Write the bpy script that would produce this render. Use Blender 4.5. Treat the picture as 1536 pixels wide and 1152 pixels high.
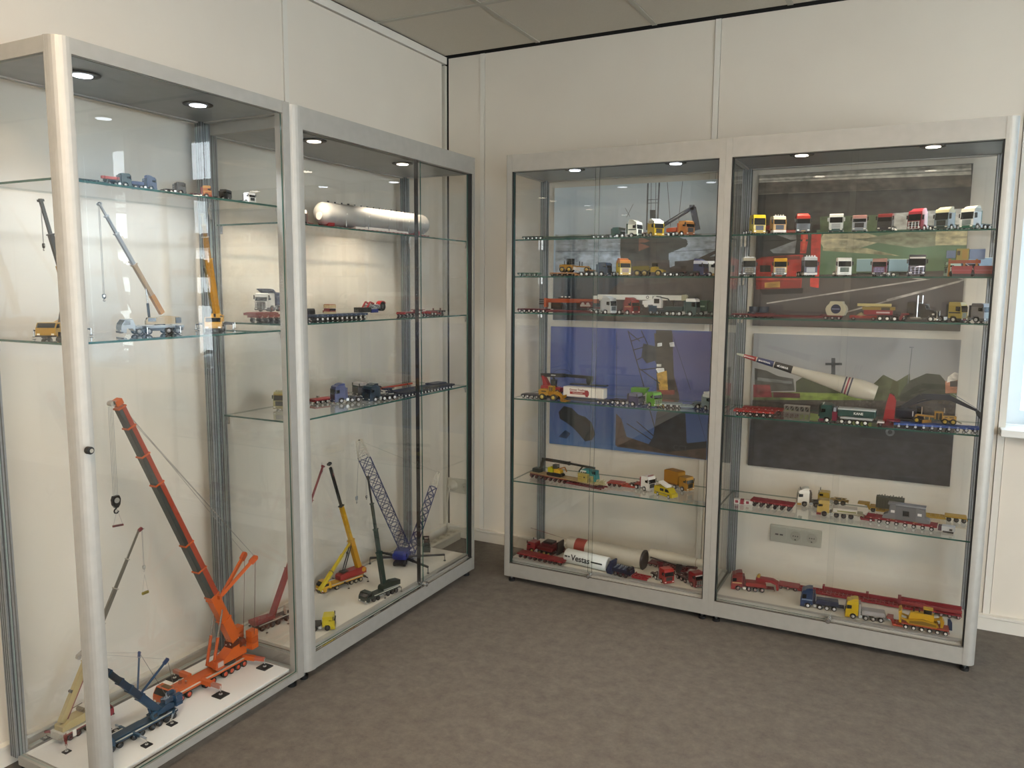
import bpy, math, random
from mathutils import Vector, Matrix
random.seed(7)
for o in list(bpy.data.objects): bpy.data.objects.remove(o)
SC = bpy.context.scene
COL = SC.collection
R = math.radians
V = Vector

# ------------------------------------------------------------------ camera, world, lights, exposure
cam = bpy.data.cameras.new('camera'); camo = bpy.data.objects.new('camera', cam); COL.objects.link(camo)
cam.sensor_width = 36.0; cam.lens = 36.0 * 1172.516 / 1536.0; cam.clip_start = 0.05
_f = V((-0.452313, 0.883283, -0.123382)); _r = V((0.889640, 0.456603, 0.007407)); _u = V((-0.062879, 0.106416, 0.992332))
camo.matrix_world = Matrix(((_r.x, _u.x, -_f.x, 2.3069), (_r.y, _u.y, -_f.y, -3.6980), (_r.z, _u.z, -_f.z, 1.4104), (0, 0, 0, 1)))
SC.camera = camo
SC.view_settings.view_transform = 'Standard'; SC.view_settings.look = 'None'
SC.view_settings.gamma = 1.0; SC.view_settings.use_curve_mapping = False
SC.view_settings.exposure = 0.04
SC.cycles.transparent_max_bounces = 40
SC.cycles.max_bounces = 10; SC.cycles.diffuse_bounces = 4; SC.cycles.glossy_bounces = 5
SC.cycles.caustics_reflective = False; SC.cycles.caustics_refractive = False
SC.cycles.sample_clamp_indirect = 4.0

W = bpy.data.worlds.new('sky'); SC.world = W; W.use_nodes = True
_n = W.node_tree.nodes; _l = W.node_tree.links
_bg = _n['Background']; _bg.inputs[1].default_value = 9.5
_tc = _n.new('ShaderNodeTexCoord'); _sx = _n.new('ShaderNodeSeparateXYZ'); _cr = _n.new('ShaderNodeValToRGB')
_l.new(_tc.outputs['Generated'], _sx.inputs[0]); _l.new(_sx.outputs[2], _cr.inputs[0]); _l.new(_cr.outputs[0], _bg.inputs[0])
_cr.color_ramp.elements[0].color = (0.92, 0.96, 1.0, 1); _cr.color_ramp.elements[1].color = (0.68, 0.84, 1.0, 1)

def light_spot(loc, color, power, size=115, blend=.6, aim=(0, 0, -1), rad=.022):
    d = bpy.data.lights.new('downlight_lamp', 'SPOT'); d.color = color; d.energy = power
    d.spot_size = R(size); d.spot_blend = blend; d.shadow_soft_size = rad
    o = bpy.data.objects.new('downlight_lamp', d); COL.objects.link(o); o.location = loc
    o.rotation_euler = V(aim).to_track_quat('-Z', 'Y').to_euler()
COOL = (.86, .93, 1.0); WARM = (1.0, .85, .66)
SPOTS = [('a', .29, -2.29, COOL, 10.5), ('a', .29, -1.91, COOL, 10.5), ('b', .345, -1.445, WARM, 22.0), ('b', .33, -.874, WARM, 22.0),
         ('c', .93, -.413, COOL, 12.0), ('c', 1.383, -.413, COOL, 12.0), ('d', 1.88, -.412, WARM, 12.0), ('d', 2.33, -.412, WARM, 12.0)]
for _c, _x, _y, _col, _p in SPOTS:
    light_spot((_x, _y, 1.945 if _c == 'a' else 1.913), _col, _p)
LED_PANELS = [(1.45, -3.3), (3.85, -3.3), (3.85, -5.7)]
LED_STRENGTH = 42.0

# ------------------------------------------------------------------ materials
def lin(h):
    h = h.lstrip('#'); c = [int(h[i:i+2], 16) / 255 for i in (0, 2, 4)]
    return [((x + .055) / 1.055) ** 2.4 if x > .04045 else x / 12.92 for x in c]
_mc = {}
def P(hexc, rough=.38, metal=0.0, emit=0, coat=0.0):
    k = (hexc, rough, metal, emit, coat)
    if k in _mc: return _mc[k]
    m = bpy.data.materials.new('paint_' + hexc.lstrip('#')); m.use_nodes = True
    b = m.node_tree.nodes['Principled BSDF']; c = lin(hexc)
    if not emit and max(c)-min(c) > .12: c = [v * .56 for v in c]
    elif not emit and max(c) < .25: c = [v * .8 for v in c]
    b.inputs['Base Color'].default_value = (*c, 1); b.inputs['Roughness'].default_value = rough
    b.inputs['Metallic'].default_value = metal; b.inputs['Coat Weight'].default_value = coat
    if emit:
        b.inputs['Emission Color'].default_value = (*c, 1); b.inputs['Emission Strength'].default_value = emit
    _mc[k] = m; return m
def NM(name, c1, c2, scale, rough=.8, bump=0.0, metal=0.0, stretch=None, detail=6, bscale=None):
    m = bpy.data.materials.new(name); m.use_nodes = True; n = m.node_tree.nodes; l = m.node_tree.links
    b = n['Principled BSDF']; tc = n.new('ShaderNodeTexCoord'); mp = n.new('ShaderNodeMapping')
    l.new(tc.outputs['Object'], mp.inputs[0])
    if stretch: mp.inputs['Scale'].default_value = stretch
    nz = n.new('ShaderNodeTexNoise'); nz.inputs['Scale'].default_value = scale; nz.inputs['Detail'].default_value = detail
    if detail > 10: nz.inputs['Roughness'].default_value = .82
    l.new(mp.outputs[0], nz.inputs['Vector'])
    cr = n.new('ShaderNodeValToRGB'); cr.color_ramp.elements[0].color = (*lin(c1), 1); cr.color_ramp.elements[1].color = (*lin(c2), 1)
    cr.color_ramp.elements[0].position = .3; cr.color_ramp.elements[1].position = .7
    l.new(nz.outputs[0], cr.inputs[0]); l.new(cr.outputs[0], b.inputs['Base Color'])
    b.inputs['Roughness'].default_value = rough; b.inputs['Metallic'].default_value = metal
    if bump:
        n2 = n.new('ShaderNodeTexNoise'); n2.inputs['Scale'].default_value = bscale or scale * 6; n2.inputs['Detail'].default_value = 3
        l.new(mp.outputs[0], n2.inputs['Vector'])
        bp = n.new('ShaderNodeBump'); bp.inputs['Strength'].default_value = bump; bp.inputs['Distance'].default_value = .004
        l.new(n2.outputs[0], bp.inputs['Height']); l.new(bp.outputs[0], b.inputs['Normal'])
    return m
def glass(name, tint, refl=1.35):
    m = bpy.data.materials.new(name); m.use_nodes = True; n = m.node_tree.nodes; l = m.node_tree.links
    n.remove(n['Principled BSDF']); out = n['Material Output']
    t = n.new('ShaderNodeBsdfTransparent'); t.inputs[0].default_value = (*tint, 1)
    g = n.new('ShaderNodeBsdfGlossy'); g.inputs['Roughness'].default_value = 0.0; g.inputs[0].default_value = (1, 1, 1, 1)
    fr = n.new('ShaderNodeFresnel'); fr.inputs[0].default_value = 1.5
    mu = n.new('ShaderNodeMath'); mu.operation = 'MULTIPLY'; mu.inputs[1].default_value = refl
    mx = n.new('ShaderNodeMixShader'); ge = n.new('ShaderNodeNewGeometry'); iv = n.new('ShaderNodeMath'); iv.operation = 'SUBTRACT'; iv.inputs[0].default_value = 1.0
    m2 = n.new('ShaderNodeMath'); m2.operation = 'MULTIPLY'; l.new(ge.outputs['Backfacing'], iv.inputs[1])   # each pane mirrors on its outer face only
    l.new(fr.outputs[0], mu.inputs[0]); l.new(mu.outputs[0], m2.inputs[0]); l.new(iv.outputs[0], m2.inputs[1]); l.new(m2.outputs[0], mx.inputs[0])
    l.new(t.outputs[0], mx.inputs[1]); l.new(g.outputs[0], mx.inputs[2]); l.new(mx.outputs[0], out.inputs[0])
    return m
GLASS = glass('clear_glass', (.990, .993, .991)); SHELFGLASS = glass('shelf_glass', (.982, .99, .986)); PANEGLASS = glass('window_glass', (.95, .97, .97))
EDGE = P('#2f5f55', .15); EDGEL = P('#8e9c98', .3)
ALU = NM('anodised_aluminium', '#b2b0aa', '#b8b6b0', 30, .58, .0, .7, (1, 1, 1))
ALUD = NM('aluminium_channel', '#8b8f92', '#9a9ea1', 60, .42, .0, .7)
WALLM = NM('wall_panel_vinyl', '#d8d0c3', '#dcd5c8', 3, .55, .05, 0, None, 4, 120)
TRIMM = P('#dad6cc', .45); GAP = P('#1b1a18', .8)
CEILM = NM('mineral_tile', '#c9c2b4', '#d0c9bb', 240, .95, .25, 0, None, 5, 420)
CARPET = NM('carpet_pile', '#57504a', '#797269', 18, .98, .9, 0, None, 13, 420)
BASEW = P('#e2e2e0', .4); BASEG = P('#cfcbc0', .45); BLACK = P('#0b0b0c', .5); RUB = P('#141414', .7)
CHROME = P('#d8d8d8', .12, 1.0); STEEL = P('#9b9c9c', .3, .9); DGLASS = P('#15191c', .06); UNDER = NM('grey_cabinet_top', '#8f9496', '#989da0', 20, .35, .0, .35)

# ------------------------------------------------------------------ mesh builder
class MB:
    def __init__(s): s.v = []; s.f = []; s.m = []; s.sm = []; s.mats = []
    def mi(s, m):
        if m not in s.mats: s.mats.append(m)
        return s.mats.index(m)
    def add(s, vs, fs, m, smooth=False):
        o = len(s.v); s.v += [tuple(x) for x in vs]; k = s.mi(m)
        for f in fs: s.f.append([o + i for i in f]); s.m.append(k); s.sm.append(smooth)
        return s
    def box(s, x0, x1, y0, y1, z0, z1, m):
        return s.add([(x0,y0,z0),(x1,y0,z0),(x1,y1,z0),(x0,y1,z0),(x0,y0,z1),(x1,y0,z1),(x1,y1,z1),(x0,y1,z1)],
              [(3,2,1,0),(4,5,6,7),(0,1,5,4),(1,2,6,5),(2,3,7,6),(3,0,4,7)], m)
    def prism(s, poly, y0, y1, m, axis='y'):
        n = len(poly)
        if axis == 'y': g = lambda a, b, t: (a, t, b)
        elif axis == 'z': g = lambda a, b, t: (a, b, t)
        else: g = lambda a, b, t: (t, a, b)
        area = sum(poly[i][0] * poly[(i+1) % n][1] - poly[(i+1) % n][0] * poly[i][1] for i in range(n))
        if (area < 0) != (axis == 'y'): poly = poly[::-1]
        vs = [g(a, b, y0) for a, b in poly] + [g(a, b, y1) for a, b in poly]
        fs = [list(range(n))[::-1], list(range(n, 2*n))] + [(i, (i+1) % n, n + (i+1) % n, n + i) for i in range(n)]
        return s.add(vs, fs, m)
    def tube(s, p0, p1, r0, m, r1=None, n=10, smooth=True, caps=True):
        p0 = V(p0); p1 = V(p1); r1 = r0 if r1 is None else r1; d = (p1 - p0)
        if d.length < 1e-9: return s
        q = d.to_track_quat('Z', 'Y').to_matrix(); a = q.col[0]; b = q.col[1]; vs = []
        for p, r in ((p0, r0), (p1, r1)):
            for i in range(n):
                t = 2 * math.pi * i / n; vs.append(p + a * (r * math.cos(t)) + b * (r * math.sin(t)))
        s.add(vs, [(i, (i+1) % n, n + (i+1) % n, n + i) for i in range(n)], m, smooth)
        if caps: s.add(vs, [list(range(n))[::-1], list(range(n, 2*n))], m)
        return s
    def beam(s, p0, p1, w0, h0, m, w1=None, h1=None, up=(0, 0, 1)):
        p0 = V(p0); p1 = V(p1); w1 = w0 if w1 is None else w1; h1 = h0 if h1 is None else h1
        d = (p1 - p0).normalized(); u = V(up); a = d.cross(u)
        if a.length < 1e-4: a = d.cross(V((1, 0, 0)))
        a.normalize(); b = a.cross(d); vs = []
        for p, w, h in ((p0, w0, h0), (p1, w1, h1)):
            for i, j in ((-1,-1),(1,-1),(1,1),(-1,1)): vs.append(p + a * (i*w/2) + b * (j*h/2))
        return s.add(vs, [(0,1,2,3),(7,6,5,4),(4,5,1,0),(5,6,2,1),(6,7,3,2),(7,4,0,3)], m)
    def lathe(s, prof, p0, ax, m, n=32):
        p0 = V(p0); ax = V(ax).normalized(); q = ax.to_track_quat('Z', 'Y').to_matrix(); a = q.col[0]; b = q.col[1]; vs = []
        for t, r in prof:
            for i in range(n):
                th = 2*math.pi*i/n; vs.append(p0 + ax*t + a*(r*math.cos(th)) + b*(r*math.sin(th)))
        fs = [(k*n+i, k*n+(i+1) % n, (k+1)*n+(i+1) % n, (k+1)*n+i) for k in range(len(prof)-1) for i in range(n)]
        s.add(vs, fs, m, True)
        return s.add(vs, [list(range(n))[::-1], list(range((len(prof)-1)*n, len(prof)*n))], m)
    def mesh(s, name):
        me = bpy.data.meshes.new(name); me.from_pydata(s.v, [], s.f)
        for m in s.mats: me.materials.append(m)
        me.polygons.foreach_set('material_index', s.m); me.polygons.foreach_set('use_smooth', s.sm)
        me.update(); return me
    def obj(s, name, parent=None, label=None, bevel=0):
        o = bpy.data.objects.new(name, s.mesh(name)); COL.objects.link(o)
        if parent: o.parent = parent
        if label: o['label'] = label
        if bevel:
            b = o.modifiers.new('bevel', 'BEVEL'); b.width = bevel; b.segments = 2; b.limit_method = 'ANGLE'
        return o
def box(name, parent, *a, label=None, bevel=0):
    return MB().box(*a).obj(name, parent, label, bevel)
def thing(name, label, cat, loc, hd=0.0, s=1.0, group=None):
    o = bpy.data.objects.new(name, None); COL.objects.link(o); o.empty_display_size = .02
    o.location = loc; o.rotation_euler = (0, 0, R(hd)); o.scale = (s, s, s)
    o['label'] = label; o['category'] = cat
    if group: o['group'] = group
    return o
def tag(o, label, cat, group=None):
    o['label'] = label; o['category'] = cat
    if group: o['group'] = group
    return o
def struct(o): o['kind'] = 'structure'; return o
def text(s, name, parent, loc, rot, size, m, ext=.0002, sx=1.0):
    c = bpy.data.curves.new(name, 'FONT'); c.body = s; c.size = size; c.extrude = ext; c.materials.append(m); c.offset = size * .022; c.align_x = 'CENTER'; c.align_y = 'CENTER'
    f_ = bpy.data.objects.new(name, c); COL.objects.link(f_); bpy.context.view_layer.update()
    me = bpy.data.meshes.new_from_object(f_.evaluated_get(bpy.context.evaluated_depsgraph_get())); bpy.data.objects.remove(f_)
    o = bpy.data.objects.new(name, me); COL.objects.link(o); o.parent = parent; o.location = loc; o.rotation_euler = rot; o.scale = (sx, 1, 1)
    return o

# ------------------------------------------------------------------ room shell
HC = 2.622; RX = 6.0; RY = -7.4
o = struct(box('floor', None, 0, RX, RY, 0, -.06, 0, CARPET))
wl = struct(MB().box(-.14, -.02, RY-.14, .14, 0, 2.75, GAP).obj('wall_left'))
PW = 1.2125
def panel(parent, a0, a1, z0, z1, axis, name='panel'):
    m = MB()
    if axis == 'x': m.box(a0, a1, 0, .02, z0, z1, WALLM)
    else: m.box(-.02, 0, a0, a1, z0, z1, WALLM)
    return m.obj(name, parent)
def cover(parent, a, z0, z1, axis):      # flat joint profile between wall panels, standing a little proud
    m = MB(); w = .0125
    if axis == 'x': m.box(a-w, a+w, -.005, .019, z0, z1, TRIMM)
    else: m.box(-.019, .005, a-w, a+w, z0, z1, TRIMM)
    return m.obj('joint_strip', parent)
ys = [-.022, -1.207, -2.42, -3.63, -4.84, -6.05, RY]
for i in range(6): panel(wl, ys[i+1]+.014, ys[i]-.0145, .0, HC-.045, 'y')
for y in ys[1:6]: cover(wl, y, 0, HC-.045, 'y')
struct(box('trim_1', None, -.019, .012, RY, -.004, HC-.042, HC-.006, TRIMM))
struct(box('trim_2', None, -.019, .010, -.022, -.0005, 0, HC-.05, P('#c9c5b8', .5)))
WX0, WX1, WZ0, WZ1 = 2.665, 5.2, .86, 2.42
wb = MB()
wb.box(-.02, WX0-.02, .02, .14, 0, 2.75, GAP).box(WX1, RX+.14, .02, .14, 0, 2.75, GAP).box(WX0-.02, WX1, .02, .14, 0, WZ0-.02, GAP).box(WX0-.02, WX1, .02, .14, WZ1, 2.75, GAP)
wb = struct(wb.obj('wall_back'))
xs = [.006, .229, 1.443, 2.652, 3.86, 5.07, RX]
for i in range(6):
    a, b = xs[i]+.0145, xs[i+1]-.0145
    if b <= WX0: panel(wb, a, b, 0, HC-.012, 'x')
    elif a >= WX0-.1 and b < RX-.1: panel(wb, a, b, 0, WZ0-.02, 'x'); panel(wb, a, b, WZ1, HC-.012, 'x')
    else: panel(wb, max(a, WX1), b, 0, HC-.012, 'x'); panel(wb, a, WX1, 0, WZ0-.02, 'x'); panel(wb, a, WX1, WZ1, HC-.012, 'x')
for x in xs[1:4]: cover(wb, x, 0, HC-.012, 'x')
wr = MB().box(RX, RX+.1, RY, 0, 0, .5, WALLM).box(RX, RX+.1, RY, 0, 2.2, 2.75, WALLM).box(RX, RX+.1, -1.2, 0, .5, 2.2, WALLM).box(RX, RX+.1, RY, -5.4, .5, 2.2, WALLM); struct(wr.obj('wall_right'))
FR = P('#dfe5e9', .35)
w3 = MB(); w3y = (-5.4, -4.0, -2.6, -1.255)
for y in w3y: w3.box(RX+.03, RX+.08, y, y+.055, .5, 2.2, FR)
w3.box(RX+.031, RX+.079, -5.4, -1.2, .5, .56, FR).box(RX+.031, RX+.079, -5.4, -1.2, 2.14, 2.2, FR)
w3 = struct(w3.obj('fill_window_right'))  # added opening out of view, lets fill daylight onto the left-wall cabinets
for a, b in zip(w3y, w3y[1:]): box('pane', w3, RX+.05, RX+.055, a+.055, b, .56, 2.14, PANEGLASS)
wf = MB().box(-.1, 3.55, RY-.1, RY, 0, 2.75, WALLM).box(5.8, RX+.1, RY-.1, RY, 0, 2.75, WALLM).box(3.55, 5.8, RY-.1, RY, 0, .5, WALLM).box(3.55, 5.8, RY-.1, RY, 2.45, 2.75, WALLM); struct(wf.obj('wall_front'))
FR = P('#dfe5e9', .35)
w2 = MB()
for x in (3.55, 4.65, 5.745): w2.box(x, x+.055, RY-.08, RY-.03, .5, 2.45, FR)
w2.box(3.55, 5.8, RY-.079, RY-.031, .5, .56, FR).box(3.55, 5.8, RY-.079, RY-.031, 2.39, 2.45, FR)
w2 = struct(w2.obj('fill_window_front'))  # added opening behind the camera, its daylight fills the cabinet interiors
for x0, x1 in ((3.605, 4.65), (4.705, 5.745)): box('pane', w2, x0, x1, RY-.058, RY-.052, .56, 2.39, PANEGLASS)
# baseboards: low white duct with a small ledge
def bb(name, poly_ax, a0, a1):
    m = MB(); pr = [(0, 0), (.016, 0), (.016, .052), (.022, .056), (.022, .066), (0, .068)]
    if poly_ax == 'back': m.prism([(-p, z) for p, z in pr], a0, a1, TRIMM, 'x')
    else: m.prism([(p, z) for p, z in pr], a0, a1, TRIMM, 'y')
    return struct(m.obj(name))
bb('baseboard_back', 'back', .002, RX); bb('baseboard_left', 'left', RY, -.024)
# window: reveal, frame, mullions, panes, sill
wr0 = struct(MB().box(WX0-.02, WX0, 0, .20, WZ0-.02, WZ1, TRIMM).box(WX1, WX1+.02, 0, .20, WZ0-.02, WZ1, TRIMM).box(WX0, WX1, 0, .20, WZ1-.005, WZ1+.02, TRIMM).obj('trim_3'))
wn = MB(); FR = P('#dfe5e9', .35)
for x in (WX0, 3.50, 4.34, WX1-.05): wn.box(x, x+.055, .10, .15, WZ0, WZ1-.005, FR)
wn.box(WX0, WX1, .101, .149, WZ0, WZ0+.06, FR).box(WX0, WX1, .101, .149, WZ1-.065, WZ1-.005, FR)
wn = struct(wn.obj('window_1'))
for x0, x1 in ((WX0+.055, 3.50), (3.555, 4.34), (4.395, WX1-.05)):
    box('pane', wn, x0, x1, .120, .126, WZ0+.06, WZ1-.065, PANEGLASS)
box('sill', wn, WX0-.022, WX1+.03, -.075, .10, WZ0-.03, WZ0, P('#e6e6e2', .35), bevel=.004)
# vertical blind beside the uncovered strip of window
LAM = bpy.data.materials.new('blind_fabric'); LAM.use_nodes = True
_nn = LAM.node_tree.nodes; _ll = LAM.node_tree.links; _d = _nn.new('ShaderNodeBsdfDiffuse'); _t = _nn.new('ShaderNodeBsdfTranslucent'); _m = _nn.new('ShaderNodeMixShader')
_d.inputs[0].default_value = (.66, .69, .70, 1); _t.inputs[0].default_value = (.70, .84, .95, 1); _m.inputs[0].default_value = .55
_ll.new(_d.outputs[0], _m.inputs[1]); _ll.new(_t.outputs[0], _m.inputs[2]); _ll.new(_m.outputs[0], _nn['Material Output'].inputs[0])
bl = thing('vertical_blind', 'white vertical blind hanging in front of the window at the right edge', 'blind', (0, -.075, 0))
box('headrail', bl, 2.76, 5.25, -.025, .025, 2.44, 2.48, P('#e4e4e0', .4))
lam = MB(); lam.box(-.044, .044, -.0006, .0006, .0, 1.62, LAM); lam_me = lam.mesh('slat')
k = 0; x = 2.80
while x < 5.2:
    q = bpy.data.objects.new('slat', lam_me); COL.objects.link(q); q.parent = bl
    q.location = (x, 0, .815); q.rotation_euler = (0, 0, R(-10 + 4 * math.sin(k * 1.7))); k += 1; x += .078 + (.03 if k % 9 == 4 else 0)
ch = MB()
for i in range(46): ch.tube((2.690, -.03, 2.40 - i*.0125), (2.690, -.03, 2.393 - i*.0125), .0032, P('#e9e7df', .4), n=6)
ch.tube((2.690, -.03, 1.80), (2.690, -.03, 2.41), .0008, P('#d9d7cf', .4), n=5)
tag(ch.obj('ball_chain'), 'white ball chain of the blind hanging above the right-hand cabinet', 'chain')
# ceiling: slab, T-bars, tiles, panels
ce = struct(box('ceiling', None, -.1, RX+.1, RY-.1, .1, 2.66, 2.76, GAP))
gx = [.55 + .6*i for i in range(-1, 10)]; gy = [-.6*i for i in range(1, 13)]
TB = P('#b4b0a4', .6)
for x in gx[1:]:
    if x < RX: box('ceiling_rail', ce, x-.012, x+.012, RY, -.012, HC-.002, HC+.004, TB)
for y in gy:
    if y > RY: box('ceiling_rail', ce, .002, RX, y-.012, y+.012, HC-.003, HC+.0035, TB)
leds = []
for i in range(len(gx)):
    for j in range(len(gy)+1):
        x0 = gx[i] + .013; x1 = gx[i] + .587; y1 = (-.6*j) - .013; y0 = y1 - .574
        x0 = max(x0, .004); x1 = min(x1, RX-.005); y0 = max(y0, RY+.005)
        if j == 0: y1 = -.014
        if x1 - x0 < .05 or y1 - y0 < .05: continue
        is_led = any(x0 < lx < x1 and y0 < ly < y1 for lx, ly in LED_PANELS)
        if is_led: leds.append((x0, x1, y0, y1)); continue
        t_ = MB().box(x0, x1, y0, y1, HC+.001, HC+.018, CEILM).obj('ceiling_tile', ce)
LEDM = P('#ffe2c0', .5, 0, LED_STRENGTH)
for k, (x0, x1, y0, y1) in enumerate(leds):
    t_ = thing('ceiling_light', 'square flat light panel in the ceiling, ' + ['the one mirrored in the cabinet glass', 'far behind on the window side', 'behind on the window side'][k], 'ceiling light', ((x0+x1)/2, (y0+y1)/2, HC), group='ceiling light panels')
    w = (x1-x0)/2; h = (y1-y0)/2
    box('diffuser', t_, -w+.012, w-.012, -h+.012, h-.012, .0, .006, LEDM)
    MB().box(-w, -w+.012, -h, h, -.003, .012, TRIMM).box(w-.012, w, -h, h, -.003, .012, TRIMM).box(-w+.012, w-.012, -h, -h+.012, -.003, .012, TRIMM).box(-w+.012, w-.012, h-.012, h, -.003, .012, TRIMM).obj('frame', t_)
# street outside
struct(box('ground', None, -8, 14, .6, 26, -.3, -.25, P('#a9a79f', .9)))

# ------------------------------------------------------------------ display cabinets
def post_poly(w, d, r, sx):      # plan of a post; (0,0) is the outer front corner, rounded; sx=+1 post grows to +x
    pts = [(0, d)]
    if r > 0:
        for i in range(9):
            a = math.pi + math.pi/2 * i / 8
            pts.append((r + r*math.cos(a), r + r*math.sin(a)))
    else: pts.append((0, 0))
    pts += [(w, 0), (w, d)]
    return [(sx*x, y) for x, y in pts]
GRV = P('#4c5052', .6)
def grooved(m, x0, y0, w, d, z0, z1):      # back post with grooves
    m.box(x0, x0+w, y0, y0+d, z0, z1, ALUD)
    for k in (.22, .5, .78):
        m.box(x0+w*k-.0016, x0+w*k+.0016, y0-.0006, y0+.001, z0, z1, GRV)
        for s_ in (x0-.0006, x0+w-.0004): m.box(s_, s_+.001, y0+d*k-.0016, y0+d*k+.0016, z0, z1, GRV)
def cabinet(label, loc, rot, Wd, shelves, zt0, zb1, zbase, basem, lp, rp, doors, group, backs=(.03, .03)):
    D = .400
    t = thing('display_cabinet', label, 'display cabinet', loc, rot, 1, group)
    lw, lr, rw, rr = lp[0], lp[1], rp[0], rp[1]
    MB().prism(post_poly(lw, .035, lr, 1), .03, 2.0, ALU, 'z').obj('front_post', t)
    MB().prism([(Wd + x, y) for x, y in post_poly(rw, .035, rr, -1)], .03, 2.0, ALU, 'z').obj('front_post', t)
    for x0 in (0.001, Wd-.033):
        m = MB(); grooved(m, x0, D-.032, .032, .032, .05, 1.999); m.obj('back_post', t)
    il, ir = lw, Wd - rw
    # fascia, base and top
    m = MB().box(il, ir, .0015, .022, zt0, 2.0, ALU).box(.003, .022, .036, D-.033, zt0, 2.0, ALU).box(Wd-.022, Wd-.003, .036, D-.033, zt0, 2.0, ALU).box(.034, Wd-.034, D-.020, D-.001, zt0, 2.0, ALU)
    m.obj('top_frame', t)
    m = MB().box(il, ir, .002, .024, .03, zb1, ALU).box(.003, .022, .036, D-.033, .03, zb1, ALU).box(Wd-.022, Wd-.003, .036, D-.033, .03, zb1, ALU).box(.034, Wd-.034, D-.020, D-.001, .03, zb1, ALU)
    m.obj('base_frame', t)
    box('top_panel', t, .023, Wd-.023, .023, D-.021, zt0+.004, zt0+.016, UNDER)
    box('base_panel', t, .024, Wd-.024, .046, D-.034, zbase-.012, zbase, basem)
    # door track on the base front and its ledge
    if doors != 'hinged':
        MB().box(il, ir, .024, .046, zb1-.01, zbase+.002, ALU).box(il, ir, .0015, .010, zb1, zb1+.004, CHROME).obj('door_track', t)
        box('door_track', t, il, ir, .022, .046, zt0, zt0+.02, BLACK)
        MB().box(il, il+.005, .006, .030, zb1, zt0, BLACK).obj('gasket', t); MB().box(ir-.005, ir, .006, .030, zb1, zt0, BLACK).obj('gasket', t)
    # panes
    def pane(name, x0, x1, y0, y1, z0, z1, edge=EDGE):
        m = MB(); m.box(x0, x1, y0, y1, z0, z1, GLASS)
        k = m.mi(edge); thin = (0, 1)
        for i, f in enumerate(m.f):
            vs = [V(m.v[q]) for q in f]; n_ = (vs[1]-vs[0]).cross(vs[2]-vs[1]).normalized()
            big = 1 if (x1-x0) > (y1-y0) else 0
            if abs(n_[big]) < .5: m.m[i] = k
        return m.obj(name, t)
    pane('back_pane', .034, Wd-.034, D-.012, D-.008, zb1+.001, zt0-.001, EDGEL)
    pane('side_pane', .010, .014, .040, D-.036, zb1+.001, zt0-.001, EDGEL); pane('side_pane', Wd-.014, Wd-.010, .040, D-.036, zb1+.001, zt0-.001, EDGEL)
    if doors == 'hinged':
        pane('door', il+.002, ir-.002, .006, .011, zb1+.003, zt0-.003)
    else:
        c = doors
        pane('door', il+.006, c+.012, .012, .017, zb1+.008, zt0-.002); pane('door', c-.012, ir-.006, .024, .029, zb1+.008, zt0-.002)
        if Wd > 1.1: box('door_edge', t, c-.0125, c-.0095, .0120, .0296, zb1+.008, zt0, BLACK)
        lk = MB().tube((c+.004, -.012, zb1+.012), (c+.004, .012, zb1+.012), .011, CHROME, n=16).tube((c+.004, -.0135, zb1+.012), (c+.004, -.012, zb1+.012), .006, STEEL, n=12)
        lk.obj('lock', t)
    # feet
    for x, y in ((.03, .03), (Wd-.03, .03), (.03, D-.03), (Wd-.03, D-.03)):
        MB().tube((x, y, 0.0), (x, y, .012), .016, BLACK, n=14).tube((x, y, .012), (x, y, .032), .006, STEEL, n=8).obj('foot', t)
    for z in shelves:
        m = MB(); x0, x1, y0, y1 = .016, Wd-.016, .036, D-.036
        m.box(x0, x1, y0, y1, z-.006, z, SHELFGLASS)
        k = m.mi(EDGE)
        for i in (2, 3, 4, 5): m.m[i] = k
        sh = tag(m.obj('glass_shelf'), SHELF_LABELS.get((label[:5], z), 'clear glass shelf inside ' + label), 'shelf', group and 'glass shelves')
        sh.location = loc; sh.rotation_euler = (0, 0, R(rot))
        for x in (.018, Wd-.026):
            for y in (D-.052, .037): MB().prism([(y, z-.034), (y+.004, z-.034), (y+.005, z-.020), (y+.010, z-.016), (y+.010, z-.0062), (y, z-.0062)], x, x+.008, CHROME, 'x').obj('shelf_clip', t)
    return t
SHELF_LABELS = {}
CS = [1.626, 1.459, 1.293, .890, .493]
ords = ['top', 'second', 'third', 'fourth', 'lowest']
LA = 'silver glass cabinet nearest the left edge holding the tall orange crane'
LB = 'silver glass cabinet on the left wall holding the silver tank'
LC = 'silver glass cabinet on the back wall with the wind tower sections, left of the pair'
LD = 'silver glass cabinet on the back wall nearest the window, with the white rotor blade'
def shelf_lab(z, lst, where): return ('%s glass shelf of the %s' % (ords[lst.index(z)] if len(lst) > 3 else ['top', 'middle', 'lowest'][lst.index(z)] if len(lst) == 3 else ['upper', 'lower'][lst.index(z)], where))
def cab(label, key, shelves, *a, **k):
    SHELF_LABELS.clear()
    for z in shelves: SHELF_LABELS[(label[:5], z)] = shelf_lab(z, shelves, key)
    return cabinet(label, *a, **k)
DW = .9818
cab(LC, 'back-wall cabinet left of the pair', CS, (.6226, -.4834, 0), 0, DW, CS, 1.925, .095, .110, BASEG, (.030, .008), (.0245, 0), .435, None)
cab(LD, 'back-wall cabinet nearest the window', CS, (1.6047, -.4834, 0), 0, DW, CS, 1.925, .095, .110, BASEG, (.0245, 0), (.040, .030), .47, None)
BS = [1.622, 1.278, .940]
cab(LB, 'left-wall cabinet with the silver tank', BS, (.454, -1.686, 0), 90, 1.2161, BS, 1.926, .092, .105, BASEG, (.062, .050), (.020, .004), .77, None)
AS = [1.67, 1.261]
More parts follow.
